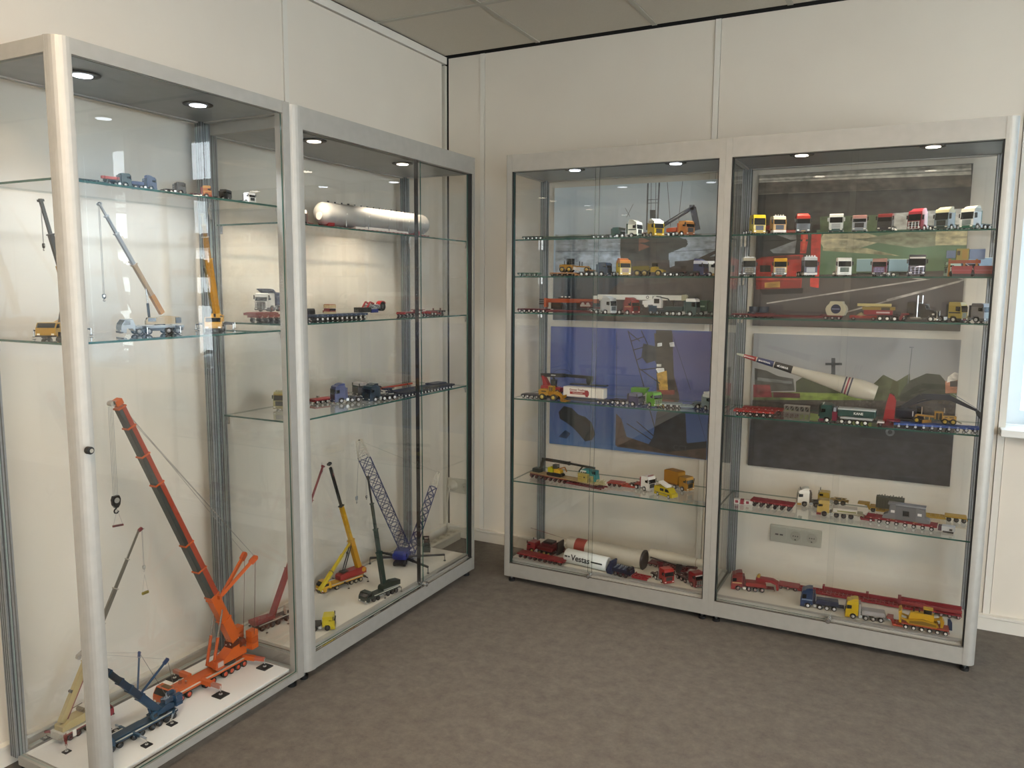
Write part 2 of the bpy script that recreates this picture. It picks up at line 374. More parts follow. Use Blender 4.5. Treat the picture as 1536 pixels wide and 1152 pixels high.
CAB_A = cab(LA, 'left-edge cabinet with the orange crane', AS, (.454, -2.4745, 0), 90, .7875, AS, 1.962, .055, .055, BASEW, (.044, .040), (.030, 0), 'hinged', None)
# downlights
for q, (c, x, y, col, p) in enumerate(SPOTS):
    z = 1.966 if c == 'a' else 1.929
    d = thing('downlight', ['left-hand downlight in the top of the cabinet with the orange crane', 'right-hand downlight in the top of the cabinet with the orange crane',
        'downlight above the silver tank beside the round post', 'downlight above the far end of the silver tank',
        'left downlight of the back-wall cabinet left of the pair', 'right downlight of the back-wall cabinet left of the pair',
        'left downlight above the row of parked truck cabs', 'right downlight above the row of parked truck cabs'][q], 'downlight', (x, y, z))
    m = MB(); n = 28
    m.lathe([(0, .0245), (-.0015, .045), (-.004, .044), (-.005, .030), (-.001, .0245)], (0, 0, 0), (0, 0, 1), BLACK, n)
    m.obj('ring', d)
    MB().tube((0, 0, -.0062), (0, 0, -.0052), .0245, P('#eef6ff' if col == COOL else '#fff0d8', .4, 0, 14), n=24).obj('lamp_face', d)
# lock ring on the near cabinet door
MB().tube((.022, -.004, .99), (.022, -.016, .99), .010, BLACK, n=18).tube((.022, -.016, .99), (.022, -.020, .99), .0055, CHROME, n=12).obj('door_lock', CAB_A, 'black round door lock')
# sockets, plug, cable, power strip
SK = P('#e9e4d2', .35); SKD = P('#3a3833', .6)
def socket(label, x0, z0, n, usb=False, w=.071):
    t = thing('wall_socket', label, 'socket', (x0, 0, z0))
    box('frame', t, 0, w*n+.012, -.010, 0, -.041, .041, SK, bevel=.004)
    for i in range(n):
        cx = .006 + w*(i+.5); MB().box(cx-.028, cx+.028, -.013, -.009, -.028, .028, SK).obj('insert', t, bevel=.001) if False else MB().box(cx-.028, cx+.028, -.013, -.009, -.028, .028, SK).obj('insert', t)
        if usb and i == 0:
            box('usb_port', t, cx-.018, cx-.003, -.0135, -.0128, -.006, .001, SKD); box('usb_port', t, cx+.002, cx+.017, -.0135, -.0128, -.006, .001, SKD)
        else:
            m = MB().lathe([(0, .0225), (.0012, .0225), (.0012, .0200), (.0004, .0195)], (cx, -.013, 0), (0, -1, 0), P('#d8d2bf', .4), 28)
            for sx in (-.0095, 0, .0095): m.tube((cx+sx, -.0136, 0), (cx+sx, -.0142, 0), .0028, SKD, n=8)
            m.box(cx-.003, cx+.003, -.0150, -.0138, -.019, -.014, SKD); m.obj('socket_face', t)
socket('three-gang cream wall socket with two USB ports below the lowest shelf', 1.773, .285, 3, True)
t = thing('wall_socket', 'two-gang cream wall socket in the room corner with a plug in it', 'socket', (.012, -.0, .295))
box('frame', t, 0, .160, -.010, 0, -.042, .042, SK, bevel=.004)
m = MB().lathe([(0, .024), (.002, .024), (.002, .020), (.0004, .019)], (.118, -.010, 0), (0, -1, 0), P('#d8d2bf', .4), 24)
for sx in (-.0095, .0095): m.tube((.118+sx, -.011, 0), (.118+sx, -.0118, 0), .0028, SKD, n=8)
m.obj('socket_face', t)
pl = thing('power_plug', 'white plug with its cable hanging from the corner socket', 'plug', (.048, -.010, .295))
m = MB().lathe([(0, .031), (.006, .031), (.010, .021), (.030, .018), (.036, .010)], (0, -.001, 0), (0, -1, 0), SK, 24); m.obj('plug_body', pl)
pts = [(0, -.034, -.004), (-.004, -.040, -.03), (-.010, -.044, -.09), (-.012, -.046, -.16), (-.008, -.05, -.215), (.004, -.060, -.238)]
m = MB()
for a, b in zip(pts, pts[1:]): m.tube(a, b, .0042, SK, n=8)
m.obj('cable', pl)
ps = thing('power_strip', 'white power strip lying on the carpet in the corner', 'power strip', (.085, -.205, .0), 0)
MB().prism([(-.028, 0), (.028, 0), (.028, .040), (.020, .047), (-.020, .047), (-.028, .040)], -.175, .17, SK, 'y').obj('strip_body', ps)
m = MB()
for i in range(5):
    cy = -.135 + i*.066; m.tube((0, cy, .046), (0, cy, .0478), .021, P('#cfc9b6', .5), n=18)
    for s_ in (-1, 1): m.tube((s_*.0095, cy, .0475), (s_*.0095, cy, .0484), .003, SKD, n=6)
m.obj('outlet', ps)
box('scratch', None, 1.075, 1.0765, -.0003, .001, 2.05, 2.115, P('#e8e6de', .5)); tag(bpy.data.objects['scratch'], 'thin white scratch on the wall above the back cabinets', 'scratch')

# ------------------------------------------------------------------ scale-model parts (millimetres, x forward)
MM = .001
_wc = {}
def wheel_mesh(r, w, rim):
    k = (r, w, rim)
    if k not in _wc:
        m = MB(); n = 14
        m.lathe([(-w/2, r*.72), (-w/2, r*.94), (-w/2+w*.12, r), (w/2-w*.12, r), (w/2, r*.94), (w/2, r*.72)], (0, 0, 0), (0, 1, 0), RUB, n)
        for s_ in (-1, 1):
            m.lathe([(0, r*.60), (w*.10, r*.58), (w*.10, r*.30), (w*.25, r*.24)], (0, s_*w*.5, 0), (0, s_, 0), P(rim, .3), n)
        _wc[k] = m.mesh('wheel')
    return _wc[k]
def wheel(par, x, y, r=10, w=8, rim='#c9c9c6', z=None):
    o = bpy.data.objects.new('wheel', wheel_mesh(r, w, rim)); COL.objects.link(o); o.parent = par
    o.location = (x, y, r if z is None else z); return o
def wheels(par, xs, half, r=10, w=8, rim='#c9c9c6'):
    for x in xs:
        for s_ in (-1, 1): wheel(par, x, s_*(half - w/2), r, w, rim)
def root(name, label, cat, pos, hd, s=1.0, group=None):
    return thing(name, label, cat, pos, hd, s*MM, group)

def cab(par, x0, c, low=None, roof=None, L=46, H=68, W=50, spo=None, grille='#16181a', bull=None, mir='#17181a', stripe=None, lamps=None, plate=None, sun=None):
    low = low or c; roof = roof or c
    cp = P(c, .28, 0, 0, .4); Hm = H-13
    m = MB()
    m.prism([(x0, 15), (x0, 38), (x0-3, Hm), (x0-L, Hm), (x0-L, 15), (x0-40, 15), (x0-39, 19), (x0-34, 23), (x0-22, 23), (x0-17, 19), (x0-16, 15)], -W/2, W/2, cp)
    cb = m.obj('cab', par)
    MB().prism([(x0-3, Hm), (x0-5, H-3), (x0-10, H), (x0-L+2, H), (x0-L, H-3), (x0-L, Hm)], -W/2+.6, W/2-.6, P(roof, .28, 0, 0, .4)).obj('roof', par)
    MB().prism([(x0+.8, 37.5), (x0-2.4, H-13.5), (x0-4.5, H-13.5), (x0-1.5, 37.5)], -W/2+2.2, W/2-2.2, DGLASS).obj('windscreen', cb)
    for s_ in (-1, 1):
        y = s_*W/2; a, b = (y, y+.7) if s_ > 0 else (y-.7, y)
        MB().prism([(x0-5, 40), (x0-7, H-16), (x0-21, H-16), (x0-21, 42)], a, b, DGLASS).obj('side_window', cb)
        MB().box(x0-6, x0-3, s_*(W/2+4)-2.2, s_*(W/2+4)+2.2, 43, 57, P(mir)).box(x0-5, x0-4, min(s_*W/2, s_*(W/2+4)), max(s_*W/2, s_*(W/2+4)), 54, 55.5, P(mir)).obj('mirror', cb)
        MB().box(x0+.1, x0+1.9, s_*19-4, s_*19+4, 10.5, 14.5, P('#eeece0', .1)).obj('headlight', cb)
    g = MB().box(x0-.5, x0+.7, -16, 16, 17, 35, P(grille, .3))
    for k in range(4): g.box(x0+.6, x0+1.1, -15, 15, 19+k*4, 19.8+k*4, P('#55585a', .4))
    g.obj('grille', cb)
    MB().prism([(x0+1.4, 6), (x0+1.4, 15), (x0-4, 15.0), (x0-15, 15.0), (x0-16, 6)], -W/2-.3, W/2+.3, P(low, .3)).obj('bumper', par)
    if plate: box('number_plate', cb, x0+1.5, x0+2, -8, 8, 8, 11.5, P(plate))
    if sun: MB().prism([(x0-2, H-13.5), (x0+1.5, H-11), (x0+1, H-8), (x0-4, H-9)], -W/2+2, W/2-2, P(sun)).obj('sun_visor', cb)
    if stripe: MB().box(x0-L+2, x0-4, -W/2-.4, W/2+.4, 33, 37.5, P(stripe)).obj('stripe', cb)
    if spo: MB().prism([(x0-14, H), (x0-20, H+5), (x0-32, H+9), (x0-L+1, H+9), (x0-L+1, H)], -W/2+4, W/2-4, P(spo, .28, 0, 0, .4)).obj('roof_spoiler', par)
    if lamps:
        m = MB().box(x0-12, x0-10.5, -20, 20, H+.2, H+2, STEEL)
        for k in range(4): m.tube((x0-12, -15+k*10, H+4), (x0-9.5, -15+k*10, H+4), 2.6, P(lamps), n=10)
        m.obj('roof_lamp_bar', cb)
    if bull:
        m = MB()
        for y in (-18, -6, 6, 18): m.tube((x0+3.4, y, 8), (x0+3.4, y, 32), 1.1, P(bull, .15, .6), n=6)
        for z in (8, 16, 24, 32): m.tube((x0+3.4, -21, z), (x0+3.4, 21, z), 1.1, P(bull, .15, .6), n=6)
        m.obj('bull_bar', cb)
    return cb
def chassis(par, x0, x1, c='#222426', z0=13, z1=19):
    m = MB()
    for s_ in (-1, 1): m.box(x0, x1, s_*10-2, s_*10+2, z0, z1, P(c))
    k = x0+4
    while k < x1: m.box(k, k+3, -8, 8, z0+1, z1-1, P(c)); k += 22
    return m.obj('chassis', par)
def tractor(name, label, pos, hd, c, n_rear=2, s=1.0, group=None, low=None, ch='#26282a', ballast=None, tank='#b9bbbb', L=None, H=68, spo=None, tower=True, rim='#c9c9c6', fw=True, front=1, cat='model truck', tb=None, **k):
    t = root(name, label, cat, pos, hd, s, group)
    cab(t, 0, c, low, H=H, spo=spo, **k)
    ax = [-28] + ([-54] if front == 2 else [])
    r0 = -74 - (18 if front == 2 else 0); rs = [r0 - 27*i for i in range(n_rear)]
    L = L or (-rs[-1] + 20)
    chassis(t, -L, -8, ch)
    wheels(t, ax, 24, 10, 7, rim); wheels(t, rs, 25, 10, 11, rim)
    m = MB(); m.box(rs[-1]-12, rs[0]+12, -25, -13, 21.2, 22.4, P(ch)).box(rs[-1]-12, rs[0]+12, 13, 25, 21.2, 22.4, P(ch)); m.obj('mudguard', t)
    for s_ in (-1, 1):
        if rs[0] + 12 < -50: MB().box(rs[0]+13, -49 if front == 1 else -67+ 0*s_, min(s_*14, s_*24), max(s_*14, s_*24), 8, 19, P(tank, .25, .5)).obj('fuel_tank', t) if (rs[0]+13) < (-49 if front == 1 else -67) else None
    if tower:
        m = MB().box(-56, -48, -22, 22, 19.2, H-8, P(tb or ch))
        for kk in range(3): m.box(-57.5, -56, -18, 18, 26+kk*11, 32+kk*11, P('#77797a', .3, .5))
        m.obj('equipment_tower', t)
    if ballast:
        a, b = rs[-1]-16, -60; MB().box(a, b, -23, 23, 23, 37, P(ballast)).box(a+3, b-3, -20, 20, 37, 39, P(ballast)).obj('ballast_box', t)
    elif fw:
        m = MB().tube((rs[0]-10, 0, 19), (rs[0]-10, 0, 23.5), 9, P('#3a3b3c', .4, .5), n=16); m.obj('fifth_wheel', t)
    MB().box(-L-1.5, -L, -24, 24, 11, 15, P(ch)).box(-L-2, -L-1.4, -22, -15, 11.5, 14.5, P('#c01818')).box(-L-2, -L-1.4, 15, 22, 11.5, 14.5, P('#c01818')).obj('tail_bar', t)
    return t
def lowbed(name, label, pos, hd, c, n=4, L=230, s=1.0, goose=True, rim='#c9c9c6', deckc=None, W=52, r=7.5, pitch=25, zd=16, group=None, front_axles=0, gc=None, cat='model trailer', goosel=48, gz=30):
    """origin at the rear end on the ground, deck towards +x"""
    t = root(name, label, cat, pos, hd, s, group); cc = P(c)
    ax0 = 12; ax = [ax0 + pitch*i for i in range(n)]
    xb = ax[-1] + 14 if n else 6
    # bogie
    m = MB().box(2, xb, -W/2, W/2, zd-3, zd+2, cc)
    for x in ax: m.box(x-2, x+2, -W/2+2, W/2-2, r-1, zd-3, P('#1c1d1f'))
    for x in ax: m.prism([(x-9, zd-3), (x-7, zd+.2), (x+7, zd+.2), (x+9, zd-3)], -W/2-.6, W/2+.6, cc)
    m.obj('bogie', t)
    wheels(t, ax, W/2, r, 9, rim)
    xe = L - (goosel if goose else 0)
    if front_axles:
        fa = [xe - 12 - pitch*i for i in range(front_axles)][::-1]; xf = fa[0] - 14
        m = MB().box(xf, xe, -W/2, W/2, zd-3, zd+2, cc)
        for x in fa: m.box(x-2, x+2, -W/2+2, W/2-2, r-1, zd-3, P('#1c1d1f'))
        m.obj('bogie', t); wheels(t, fa, W/2, r, 9, rim)
    else: xf = xe
    if xf - xb > 10:
        m = MB(); dz = 8 if not front_axles else 9
        for s_ in (-1, 1): m.box(xb-4, xf+4, s_*(W/2-3)-3, s_*(W/2-3)+3, dz-3, dz+4, cc)
        m.box(xb-2, xf+2, -4, 4, dz-3, dz+4, cc)
        k = xb
        while k < xf: m.box(k, k+4, -W/2+4, W/2-4, dz-2, dz+3, cc); k += 16
        m.obj('deck', t)
        if deckc: box('deck_boards', t, xb+1, xf-1, -W/2+6, W/2-6, dz+4.1, dz+5.3, P(deckc, .6))
    if goose:
        m = MB().prism([(xe-2, 4), (xe-2, 14), (xe+6, gz), (L, gz), (L, gz-6), (xe+12, gz-7), (xe+5, 5)], -11, 11, P(gc or c))
        m.box(xe+2, L-2, -24, 24, gz-2, gz+.6, P(gc or c)); m.obj('gooseneck', t)
        MB().tube((xe+4, -6, 12), (xe+26, -6, gz-4), 2, CHROME, n=8).tube((xe+4, 6, 12), (xe+26, 6, gz-4), 2, CHROME, n=8).obj('hydraulic_ram', t)
    m = MB().box(0, 2, -W/2, W/2, 9, 14, cc)
    for s_ in (-1, 1): m.box(-.6, .1, s_*20-4, s_*20+4, 10, 13, P('#d02020'))
    m.obj('tail_lights', t)
    return t
def modular(name, label, pos, hd, c, n=6, s=1.0, W=56, r=7.5, pitch=27, zt=24, rim='#c9c9c6', group=None, ribs='#d8d0c4', cat='model trailer', dark='#1c1d1f'):
    """platform trailer, origin mid of the rear edge"""
    t = root(name, label, cat, pos, hd, s, group); L = n*pitch + 6; cc = P(c)
    MB().box(0, L, -W/2, W/2, zt-8, zt-1, cc).obj('platform', t)
    m = MB()
    for k in range(n+1): m.box(3+k*pitch-2.2 if k < n else L-3.5, 3+k*pitch+2.2 if k < n else L-.5, -W/2-.5, W/2+.5, zt-1, zt, cc)
    for y in (-20, -7, 7, 20): m.box(1, L-1, y-2, y+2, zt-1, zt-.2, cc)
    m.obj('deck_grid', t)
    for k in range(n):
        x = 3 + pitch*(k+.5)
        for s_ in (-1, 1):
            MB().beam((x-6, s_*(W/2-8), zt-8), (x, s_*(W/2-8), r), 5, 4, P(dark)).obj('axle_arm', t)
            wheel(t, x, s_*(W/2-8), r, 13, rim)
            box('bolt_plate', t, x-3, x+3, s_*W/2-.6 if s_ > 0 else s_*W/2-.0-.6, s_*W/2+.6, zt-6, zt-3, P(ribs))
    return t
def hoses(par, pts, c='#111', r=.6):
    m = MB()
    for a, b in zip(pts, pts[1:]): m.tube(a, b, r, P(c), n=5)
    return m.obj('hose', par)
def hook(par, p, top, c='#1a1a1a', s=1.0, lines=2, lc='#8a8a86', sheave='#b8b8b4', sp=3.0):
    """hook block at local p with rope falls up to top"""
    p = V(p); top = V(top)
    m = MB()
    for k in range(lines):
        dx = (k-(lines-1)/2)*sp
        m.tube(p+V((dx, 0, 6*s)), top+V((dx, 0, 0)), .62, P(lc), n=4)
    m.obj('hoist_rope', par)
    m = MB().prism([(-5*s, 3*s), (-6*s, 10*s), (-4*s, 15*s), (4*s, 15*s), (6*s, 10*s), (5*s, 3*s), (2*s, -1*s), (-2*s, -1*s)], -2.2*s, 2.2*s, P(c, .3))
    m.v = [(a+p.x, b+p.y, d+p.z) for a, b, d in m.v]
    m.tube(p+V((0, -2.8*s, 9*s)), p+V((0, 2.8*s, 9*s)), 3.6*s, P(sheave, .3, .6), n=12)
    m.obj('hook_block', par)
    m = MB(); q = [p+V((3.2*s*math.sin(a), 0, -5.5*s-3.2*s*math.cos(a+math.pi))) for a in [R(x) for x in (0, 45, 90, 135, 180, 225, 260)]]
    m.tube(p+V((0, 0, -1*s)), q[0], 1.0*s, P(c, .3), n=6)
    for a, b in zip(q, q[1:]): m.tube(a, b, 1.0*s, P(c, .3), n=6)
    m.obj('hook', par)
def outrigger(par, a, b, c, padc='#0e0e0f', pw=26, ph=3, foot='#c8c8c6', bh=7, arm2=None):
    """beam from carrier side a to above the pad at b (ground point)"""
    a = V(a); b = V(b); t_ = V((b.x, b.y, max(a.z-3, 14)))
    m = MB().beam(a, a.lerp(t_, .55), bh+2, bh+2, P(c)); m.beam(a.lerp(t_, .5), t_, bh-1, bh-1, P(arm2 or c)); m.obj('outrigger', par)
    MB().tube((b.x, b.y, ph+.1), t_+V((0, 0, 3)), 1.8, CHROME, n=8).tube((b.x, b.y, ph), (b.x, b.y, ph+1.8), 5, P(foot, .3, .4), n=14).obj('jack', par)
    if pw: 
        d = (t_-a); ang = 0
        box('ground_mat', par, b.x-pw/2, b.x+pw/2, b.y-pw/2, b.y+pw/2, 0, ph, P(padc, .7))
    return t_
def telescope(par, p0, p1, secs, w0, w1, up=(0, 0, 1)):
    """secs: list of (fraction end, colour, collar colour or None)"""
    p0 = V(p0); p1 = V(p1); f0 = 0; n = len(secs); d = (p1-p0)
    for i, (f1, c, cc) in enumerate(secs):
        w = w0 + (w1-w0)*i/max(1, n-1)
        a = p0 + d*f0; b = p0 + d*f1
        MB().beam(a, b, w*.82, w, P(c, .32)).obj('boom_section', par)
        if cc:
            e = d.normalized()*3
            MB().beam(b-e, b+e*.3, w*.82+5, w+4, P(cc, .32)).obj('boom_collar', par)
        f0 = f1
def carrier(t, L, axles, c, W=56, cabc=None, zt=27, rim='#c9c9c6', lowcab=True, deckc=None, fend='#1c1c1e', cl=44, r=10.5):
    """mobile-crane undercarriage with its front at x=L, rear at 0"""
    cabc = cabc or c; x1 = L-cl
    m = MB().box(2, x1-1, -W/2+2, W/2-2, 20, zt, P(deckc or c)).box(2, x1, -W/2+10, W/2-10, 11, 20, P(fend)); m.obj('undercarriage', t)
    xs = [x for x in axles]
    for s_ in (-1, 1):
        m = MB(); m.box(4, x1-2, s_*(W/2-1)-1 if s_ > 0 else s_*(W/2-1)-1, s_*(W/2-1)+1, 21.5, zt+.6, P(c))
        m.obj('side_skirt', t)
        MB().box(6, x1-4, s_*(W/2-2)-3, s_*(W/2-2)+3, zt+.6, zt+1.6, P('#cfcfc8', .4, .3)).obj('catwalk', t)
    wheels(t, xs, W/2, r, 11, rim)
    m = MB().prism([(x1, 12), (x1, zt+5), (x1+6, zt+22), (L-12, zt+21), (L-2, zt+6), (L, zt-2), (L, 10), (L-6, 8), (x1+26, 8), (x1+24, 21), (x1+8, 21)], -W/2, W/2, P(cabc, .3, 0, 0, .3)); cb = m.obj('driver_cab', t)
    MB().prism([(L-11.5, zt+19.5), (L-1.6, zt+6.5), (L-.6, zt+6.7), (L-10.4, zt+20.2)], -W/2+3, W/2-3, DGLASS).obj('windscreen', cb)
    for s_ in (-1, 1):
        a = s_*W/2; MB().prism([(L-13, zt+17), (L-5, zt+6), (x1+14, zt+6), (x1+14, zt+17)], min(a, a+s_*.6), max(a, a+s_*.6), DGLASS).obj('side_window', cb)
        box('headlight', cb, L, L+.8, s_*20-4, s_*20+4, 12, 17, P('#eeece0', .1))
    box('bumper', cb, L-5, L+1.2, -W/2-.5, W/2+.5, 7, 11.5, P(fend))
    return cb
def local(t, w):
    """world point to the local millimetres of a thing placed with root()"""
    M_ = Matrix.Translation(t.location) @ Matrix.Rotation(t.rotation_euler.z, 4, 'Z') @ Matrix.Scale(t.scale.x, 4)
    return M_.inverted() @ V(w)
def heading(a, b): return math.degrees(math.atan2(b[1]-a[1], b[0]-a[0]))
def dist(a, b): return math.hypot(b[0]-a[0], b[1]-a[1])
def lattice(par, p0, p1, w0, h0, w1, h1, n, c, name='lattice_boom', rc=1.2, rl=.7, side=(0, 1, 0)):
    p0 = V(p0); p1 = V(p1); d = (p1-p0).normalized(); a = V(side); a = (a - d*a.dot(d)).normalized(); b = a.cross(d)
    m = MB(); mc = P(c, .35); rows = []
    for i in range(n+1):
        f = i/n; w = w0+(w1-w0)*f; h = h0+(h1-h0)*f; q = p0.lerp(p1, f)
        rows.append([q+a*(sx*w/2)+b*(sy*h/2) for sx, sy in ((-1,-1),(1,-1),(1,1),(-1,1))])
    for k in range(4): m.beam(rows[0][k], rows[-1][k], rc*2, rc*2, mc)
    for i in range(n):
        for k in range(4):
            m.beam(rows[i][k], rows[i+1][(k+1) % 4], rl*2, rl*2, mc); m.beam(rows[i+1][k], rows[i][(k+1) % 4], rl*2, rl*2, mc)
            m.beam(rows[i+1][k], rows[i+1][(k+1) % 4], rl*2, rl*2, mc)
    return m.obj(name, par)

# ================================================================== left-edge cabinet, base: orange, blue and cream cranes
ZA = .055; ZB = .105
OR = '#ec6c1c'; ORD = '#d85c14'; GRY = '#3c423f'
t = root('mobile_crane', 'tall orange mobile crane with a dark telescopic boom and two angled stay masts', 'model crane', (.223, -1.752, ZA), -90, 1.2)
L = 290
cb = carrier(t, L, [18, 42, 66, 90, 134, 158, 218, 243, 266], OR, rim='#e8552a', cabc=OR, deckc=OR, fend='#1d1b1b', cl=38)
box('cab_roof_hatch', cb, L-30, L-16, -16, 16, 48, 49.5, P('#6a4a1c'))
MB().box(172, 250, -22, 22, 27.2, 33, P(OR)).box(130, 172, -16, 16, 27.2, 31, P(OR)).obj('deck_cover', t)
MB().tube((218, -8, 33), (218, -8, 44), 5, CHROME, n=12).tube((210, 6, 33), (210, 6, 40), 3, CHROME, n=10).obj('exhaust', t)
for w in ((0.3342, -1.9543, 0.0550), (0.1072, -1.9488, 0.0550)): outrigger(t, (172, (-1 if w[0] < .229 else 1)*24, 28), (*local(t, w).xy, 0), OR, pw=34, arm2='#c98a7a', bh=11)
for w in ((0.3216, -1.7428, 0.0550), (.122, -1.735, .055)): outrigger(t, (14, (-1 if w[0] < .229 else 1)*20, 28), (*local(t, w).xy, 0), OR, pw=35, arm2='#d86a50', bh=11)
sp = 58
MB().tube((sp, 0, 27.5), (sp, 0, 35), 24, P('#2a2a2a'), n=24).obj('slewing_ring', t)
MB().prism([(sp+58, 35), (sp+66, 42), (sp+30, 46), (sp-10, 70), (sp-34, 72), (sp-60, 52), (sp-60, 35)], -17, 17, P(OR)).obj('turntable', t)
MB().prism([(sp+66, 36), (sp+72, 44), (sp+68, 62), (sp+44, 62), (sp+40, 36)], 18, 34, P(ORD)).prism([(sp+70.5, 45), (sp+67.4, 60), (sp+67, 60), (sp+69.8, 45)], 19.5, 32.5, DGLASS).box(sp+44, sp+64, 33.9, 34.5, 44, 59, P('#d8c4bb', .1)).obj('crane_cab', t)
for s_ in (-1, 1):
    for q_ in range(3): box('counterweight', t, sp-84, sp-58, min(s_*17, s_*42), max(s_*17, s_*42), 48+q_*19, 66+q_*19, P([OR, ORD, OR][q_], .35), bevel=1.2)
    MB().tube((sp-50, s_*16, 74), (sp-34, s_*16, 74), 12, P('#7c2f12'), n=14).obj('winch', t)
m = MB()
random.seed(3)
for k in range(26): m.tube((sp-52+random.random()*50, -15+random.random()*30, 60+random.random()*34), (sp-52+random.random()*50, -15+random.random()*30, 60+random.random()*34), 1.6, P(['#e8e0d8', '#1a1a1a', OR][k % 3]), n=5)
m.obj('piping', t)
box('engine_housing', t, sp-48, sp-6, -15, 15, 66, 86, P('#6e2c14'))
bb_ = local(t, (0.2290, -1.7952, 0.1638)); tp = local(t, (0.2290, -2.1967, 1.0622)); d = tp-bb_
telescope(t, bb_, tp, [(.10, OR, OR), (.215, OR, OR), (.335, GRY, '#ee6a1c'), (.45, GRY, '#ee6a1c'), (.70, GRY, '#ee6a1c'), (.81, GRY, '#ee6a1c'), (.915, GRY, '#ee6a1c'), (.985, GRY, '#ee6a1c')], 31, 21)
sd = V((0, 1, 0)); e = d.normalized(); up = sd.cross(e) * (1 if sd.cross(e).z > 0 else -1)
m = MB()          # orange flanks of the dark sections
for s_ in (-1, 1): m.beam(bb_+d*.215+sd*s_*12.9+up*6.5, bb_+d*.985+sd*s_*9.3+up*4.5, .8, 16, P('#b8482a', .4), .8, 11)
m.obj('boom_flank', t)
hd_ = tp + e*4
MB().beam(tp-e*6, tp+e*8, 20, 20, P(OR)).beam(tp+e*2-up*2, tp+e*6+V((14, 0, -3)), 16, 9, P('#c9a08a')).tube(hd_+V((15, -8, -4)), hd_+V((15, 8, -4)), 6.5, P('#b9b2a8', .3, .4), n=14).obj('boom_head', t)
MB().beam(bb_+d*.10-up*14, bb_+V((62, 0, -18)), 9, 9, P('#a8a49c', .3, .5)).obj('spare', t) if False else None
for s_ in (-1, 1):
    a_ = V((sp+62, s_*13, 40)); b_ = bb_+d*.15+sd*s_*15
    MB().tube(a_, a_.lerp(b_, .52), 4.5, P(ORD), n=12).tube(a_.lerp(b_, .5), b_, 2.6, CHROME, n=10).obj('luffing_ram', t)
mb0 = bb_+d*.20
MB().beam(mb0-sd*22+up*8, mb0+sd*22+up*8, 9, 10, P(OR)).beam(mb0-up*14-sd*14, mb0-up*14+sd*14, 5, 5, P(OR)).obj('mast_bracket', t)
mt = [local(t, (0.2250, -1.7251, 0.4527)), local(t, (0.3300, -1.7771, 0.4744))]
for k, q_ in enumerate(mt):
    st = mb0+sd*(-18 if q_.y < 0 else 18)+up*14
    m = MB().beam(st, q_, 7, 9, P(OR)).beam(q_-(q_-st).normalized()*20, q_+(q_-st).normalized()*3, 10, 16, P(ORD)).tube(q_-sd*5, q_+sd*5, 6, P(OR), n=14)
    m.obj('stay_mast', t)
    MB().tube(q_, tp+sd*(-8 if k else 8), .6, P('#8d8a84'), n=4).obj('stay_rope', t)
    MB().tube(q_, (sp-66, q_.y*.5, 96), .8, P('#7d4a3c'), n=4).obj('stay_rope', t)
MB().tube(mt[1], tp, .6, P('#8d8a84'), n=4).obj('stay_rope', t)
hp = local(t, (0.2290, -2.2152, 0.7593)); hp.y = 0
hook(t, (hp.x, 0, hp.z-8), (hp.x, 0, tp.z-8), '#101010', 1.9, 4, sp=4)
# hanging spreader under the orange crane
w = (0.2290, -2.2169, 0.6942)
t2 = root('spreader_beam', 'small dark red beam slung under the black hook of the orange crane', 'crane load', w, 70)
MB().box(-15, 15, -3, 3, -3, 2, P('#8a2a20')).box(-11, 11, -3.3, 3.3, -1.6, .8, P('#3a1512')).obj('beam', t2)
hz = local(t2, (0.2290, -2.2161, 0.7432)).z
MB().tube((-13, 0, 1), (0, 0, hz), .4, P('#8a8580'), n=4).tube((13, 0, 1), (0, 0, hz), .4, P('#8a8580'), n=4).obj('sling', t2)

# blue crane
BL = '#1c4666'
t = root('mobile_crane', 'dark blue mobile crane with two raised stay masts in front of the orange crane', 'model crane', (.292, -2.105, ZA), -92, .92)
L = 272
carrier(t, L, [20, 47, 74, 101, 140, 167, 218, 245], BL, rim='#24303a', cabc='#1d4f70', deckc=BL, cl=36)
MB().box(118, 232, -18, 18, 27.2, 32, P(BL)).tube((225, -8, 32), (225, -8, 38), 3.4, CHROME, n=8).obj('deck_cover', t)
MB().box(L-34, L-8, 14, 15, 44, 46, P('#dfe6ea')).obj('stripe', t)
for w, xa in (((0.3648, -2.2612, 0.0550), 170), ((.219, -2.255, .055), 170), ((0.3356, -2.1479, 0.0550), 12), ((.222, -2.11, .055), 12)):
    lp = local(t, w); outrigger(t, (xa, (1 if lp.y > 0 else -1)*20, 26), (lp.x, lp.y, 0), '#2a5876', pw=27, bh=6, arm2='#8c96a0')
sp = 46
MB().tube((sp, 0, 27.5), (sp, 0, 33), 20, P('#16181c'), n=20).obj('slewing_ring', t)
MB().prism([(sp+44, 33), (sp+50, 40), (sp+20, 46), (sp-16, 58), (sp-40, 50), (sp-40, 33)], -15, 15, P(BL)).obj('turntable', t)
for s_ in (-1, 1):
    for q_ in range(3): box('counterweight', t, sp-64, sp-38, min(s_*7, s_*27), max(s_*7, s_*27), 38+q_*13, 50+q_*13, P(['#1d4c74', '#173f62', '#1d4c74'][q_], .3), bevel=1)
m = MB().box(sp-38, sp-6, -13, 13, 58, 72, P('#27405a'))
for k in range(14): m.tube((sp-34+random.random()*34, -12+random.random()*24, 66+random.random()*10), (sp-34+random.random()*34, -12+random.random()*24, 70+random.random()*12), 1.5, P(['#8a94a0', '#20262c'][k % 2]), n=5)
m.obj('winch_pack', t)
MB().prism([(sp+52, 33), (sp+56, 42), (sp+52, 56), (sp+34, 56), (sp+34, 33)], 16, 29, P('#1d4f70')).box(sp+37, sp+51, 28.8, 29.5, 42, 53, DGLASS).obj('crane_cab', t)
